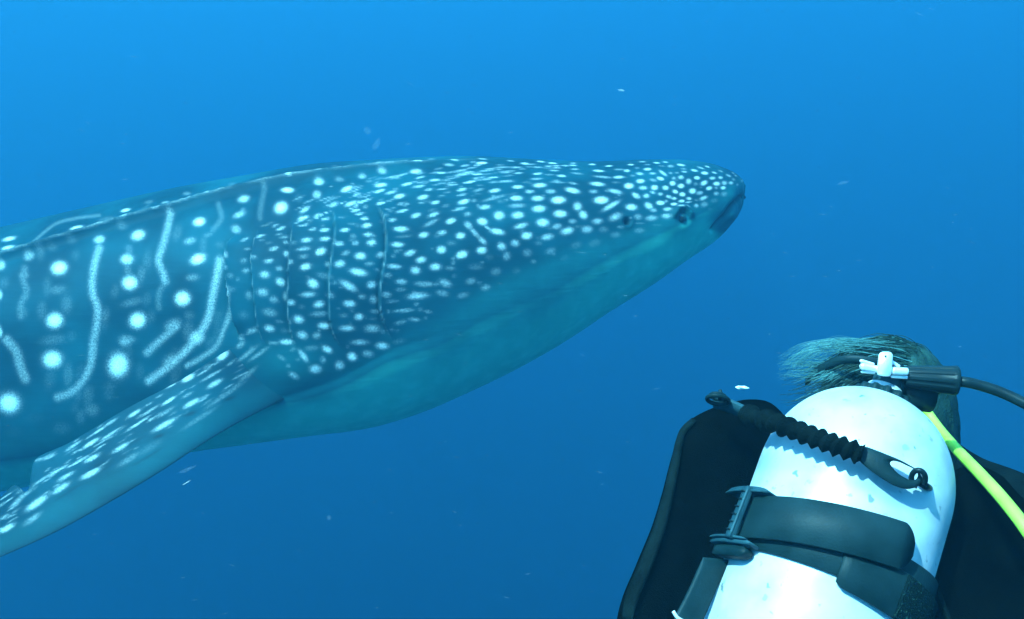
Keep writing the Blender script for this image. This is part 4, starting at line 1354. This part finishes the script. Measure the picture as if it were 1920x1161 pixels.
def strands():
    r = np.random.default_rng(21)
    dark, fair = [], []

    def add(lst, pts, rad):
        q = curve(pts, 16)
        w = PV(q[:, 0], q[:, 1], q[:, 2])
        rr_ = rad * (1 - .75 * np.linspace(0, 1, 16)**1.5)
        lst.append(tube_geo(w, rr_, 3, False))
    # over the crown and back, combed towards the drift
    for i in range(420):
        x0 = r.uniform(1640, 1775)
        ytop = 768 - 136 * math.sqrt(max(0, 1 - ((x0 - 1662) / 126)**2))
        y0 = ytop + r.uniform(-3, 70) ** 1.0
        d = 1.235 - .088 * math.sqrt(max(0, 1 - ((x0 - 1662) / 125)**2 - ((y0 - 768) / 140)**2 * .98)) - r.uniform(.002, .012)
        ln = r.uniform(60, 190)
        dy = r.normal(0, 8) + (y0 - ytop) * .25
        x1, x2 = x0 - ln * .5, x0 - ln
        f1 = lambda x: 768 - 136 * math.sqrt(max(0, 1 - ((x - 1662) / 132)**2)) if abs(x - 1662) < 132 else 720
        add(fair if i % 9 == 0 else dark, [(x0, y0, d), (x1, f1(x1) + (y0 - ytop) * .9 + dy * .4, d - .004), (x2, max(f1(x2), 640) * .55 + 300 + (y0 - ytop) * .8 + dy, d + r.uniform(-.01, .02))], r.uniform(.0005, .0010))  # some fair strands give the crown a sheen by colour
    # right side hanging behind the tank
    for i in range(260):
        x0 = r.uniform(1690, 1778)
        y0 = r.uniform(690, 740)
        d = 1.235 - .08 * math.sqrt(max(0, 1 - ((x0 - 1662) / 128)**2)) - r.uniform(-.01, .01)
        x1 = x0 + r.uniform(2, 14)
        add(dark, [(x0, y0, d), (x1, y0 + 50, d), (min(x1 + r.uniform(-12, 8), 1786 + r.uniform(0, 8)), y0 + r.uniform(75, 118), d + .01)], r.uniform(.0006, .0011))
    # fair wisps streaming off to the side
    for i in range(150):
        x0 = r.uniform(1570, 1700)
        lane = r.beta(1.1, 2.6)
        y0 = 636 + lane * 44 + max(0, x0 - 1650) * .08
        d = 1.20 + r.uniform(-.04, .04)
        xe = 1456 + r.gamma(1.6, 34)
        ye = 650 + lane * 56 + (1570 - xe) * .20 + r.normal(0, 5)
        xm = x0 + (xe - x0) * r.uniform(.4, .6)
        ym = 636 + lane * 34 + r.normal(0, 3)
        add(fair, [(x0, y0, d), (xm, ym, d - .01), (xe + (xm - xe) * .35, ym + (ye - ym) * .38, d), (xe, ye, d + .01)], r.uniform(.00018, .0004))
    for i in range(70):
        x0 = r.uniform(1520, 1570)
        y0 = r.uniform(672, 705)
        d = 1.19 + r.uniform(-.03, .03)
        xe = r.uniform(1455, 1520)
        ye = y0 + r.uniform(-18, 24)
        add(fair, [(x0, y0, d), ((x0 + xe) / 2, (y0 + ye) / 2 - r.uniform(0, 8), d), (xe, ye, d)], r.uniform(.0002, .0004))
    for i in range(60):
        x0 = r.uniform(1545, 1625)
        y0 = r.uniform(690, 706)
        add(fair, [(x0, y0, 1.16), (x0 - 14, y0 + 6, 1.15), (x0 - r.uniform(20, 36), y0 + r.uniform(10, 22), 1.15)], r.uniform(.0003, .0006))
    v, f = join_geo(dark)
    tag(mesh_obj("hair", v, f, hair_dark, diver), kind="stuff")
    v, f = join_geo(fair)
    h2 = tag(mesh_obj("hair", v, f, hair_fair, diver), kind="stuff")
    h2['label'] = "fair wisps of hair streaming sideways"


strands()
# strap of the mask over the hair
ms = curve([(1512, 716, 1.205), (1528, 700, 1.18), (1552, 684, 1.155), (1580, 675, 1.135), (1612, 675, 1.125), (1660, 684, 1.12), (1710, 700, 1.13), (1755, 720, 1.17)], 50)
msw = PV(ms[:, 0], ms[:, 1], ms[:, 2])
v, f = ribbon_geo(msw, np.tile(_u * .8 - _f * .3 + _r * .2, (50, 1)), .0095, .003)
mesh_obj("mask_strap", v, f, RUBBER, diver)
# mask on the far side of the head
msk = curve([(1600, 760), (1662, 745), (1725, 765), (1722, 800), (1690, 815), (1662, 800), (1634, 815), (1602, 795)], 8)
plate("mask", [tuple(q) for q in msk[:, :2]], 1.325, 1.37, PLASTIC, diver)

# ------------------------------------------------------------------ small drifting things
def blob(name, px, py, d, a, b, ang, mat, label, cat, group=None, wob=.15, seed=0, tail=0.0):
    r = np.random.default_rng(seed)
    c = P(px, py, d)
    e1 = _r * math.cos(math.radians(ang)) + _u * math.sin(math.radians(ang))
    e2 = np.cross(e1, _f)
    e2 /= np.linalg.norm(e2)
    e3 = np.cross(e1, e2)
    n1, n2 = 22, 16
    V = []
    ph1, ph2 = r.uniform(0, 6, 2)
    for i in range(n1):
        t = math.pi * i / (n1 - 1)
        for j in range(n2):
            q = 2 * math.pi * j / n2
            k = 1 + wob * math.sin(3 * q + ph1 + 4 * t) + wob * .6 * math.sin(7 * t + ph2)
            s = math.sin(t) * k * (1 - tail * (1 + math.cos(t)) / 2)
            V.append(c + e1 * a * math.cos(t) + (e2 * math.cos(q) + e3 * math.sin(q)) * b * s)
    o = mesh_obj(name, V, [tuple(x) for x in grid_faces(n1, n2, True)], mat)
    tag(o, label, cat, group)
    return o


def jelly_mat():
    m = new_mat("clear_jelly", (0.8, 0.85, 0.85), rough=.4, spec=.1)
    m.node_tree.nodes["Principled BSDF"].inputs["Alpha"].default_value = 0.02
    return m


FLAKE = noise_mat("pale_flake", (0.75, 0.8, 0.75), (0.6, 0.65, 0.6), 300, rough=.5)
JELLY = jelly_mat()
HALF = new_mat("thin_flake", (0.7, 0.75, 0.7), .5, .1)
HALF.node_tree.nodes["Principled BSDF"].inputs["Alpha"].default_value = .2
px_m = 1 / FPX
blob("plankton_flake", 1392, 727, .95, 13 * .95 * px_m, 4 * .95 * px_m, -3, FLAKE, "bright white flake drifting just above the strap's eyelet beside the tank", "plankton", None, .25, 1, .5)
blob("plankton_flake", 1165, 169.5, 1.6, 6 * 1.6 * px_m, 1.6 * 1.6 * px_m, -8, HALF, "tiny white fleck in open water high above the shark's head", "plankton", None, .2, 2)
blob("plankton_flake", 1581, 343, 1.6, 11 * 1.6 * px_m, 2.6 * 1.6 * px_m, 14, JELLY, "faint slanted sliver of plankton in front of the shark's snout", "plankton", None, .15, 3)
blob("jelly_drop", 689, 245, 1.4, 7 * 1.4 * px_m, 6.5 * 1.4 * px_m, 0, JELLY, "small round clear jelly blob, upper of two over the shark's back", "jellyfish", "clear jelly blobs over the shark's back", .08, 4)
blob("jelly_drop", 706, 270, 1.4, 12 * 1.4 * px_m, 6 * 1.4 * px_m, 60, JELLY, "larger upright clear jelly blob, lower of two over the shark's back", "jellyfish", "clear jelly blobs over the shark's back", .12, 5, .3)
blob("plankton_flake", 352, 880, 1.3, 17 * 1.3 * px_m, 4 * 1.3 * px_m, 22, JELLY, "faint clear sliver below the front edge of the shark's fin", "plankton", None, .15, 6, .5)
blob("plankton_flake", 350, 905, 1.5, 9 * 1.5 * px_m, 1.0 * 1.5 * px_m, 30, HALF, "thin bright thread of plankton under the shark's fin", "plankton", None, .2, 7)
blob("jelly_drop", 617, 971, 1.5, 4.5 * 1.5 * px_m, 4.5 * 1.5 * px_m, 0, JELLY, "tiny round clear jelly alone in deep water beneath the shark", "jellyfish", None, .08, 8)


def marine_snow():
    r = np.random.default_rng(77)
    geo = []
    for i in range(230):
        d = r.uniform(.7, 3.6)
        x, y = r.uniform(-60, 1980), r.uniform(-40, 1200)
        if d < 1.35 and x > 1130 and y > 600:
            d = r.uniform(.5, .75) if r.uniform() < .25 else r.uniform(1.6, 3)
        ln = r.gamma(2.0, 2.0) + 1.5
        th_ = r.uniform(.45, .9)
        a = math.radians(r.normal(-8, 14))
        c = P(x, y, d)
        e1 = (_r * math.cos(a) + _u * math.sin(a)) * (ln * d * px_m)
        e2, e3 = _u * (th_ * d * px_m), _f * (th_ * d * px_m)
        V = np.array([c - e1, c + e2, c + e3, c - e2, c - e3, c + e1])
        F = [(0, 1, 2), (0, 2, 3), (0, 3, 4), (0, 4, 1), (5, 2, 1), (5, 3, 2), (5, 4, 3), (5, 1, 4)]
        geo.append((V, F))
    v, f = join_geo(geo)
    m = new_mat("marine_snow", (0.6, 0.65, 0.6), .7, .1)
    m.node_tree.nodes["Principled BSDF"].inputs["Alpha"].default_value = .06
    tag(mesh_obj("marine_snow", v, f, m), "fine pale specks of plankton scattered through the blue water", "plankton", None, "stuff")


marine_snow()
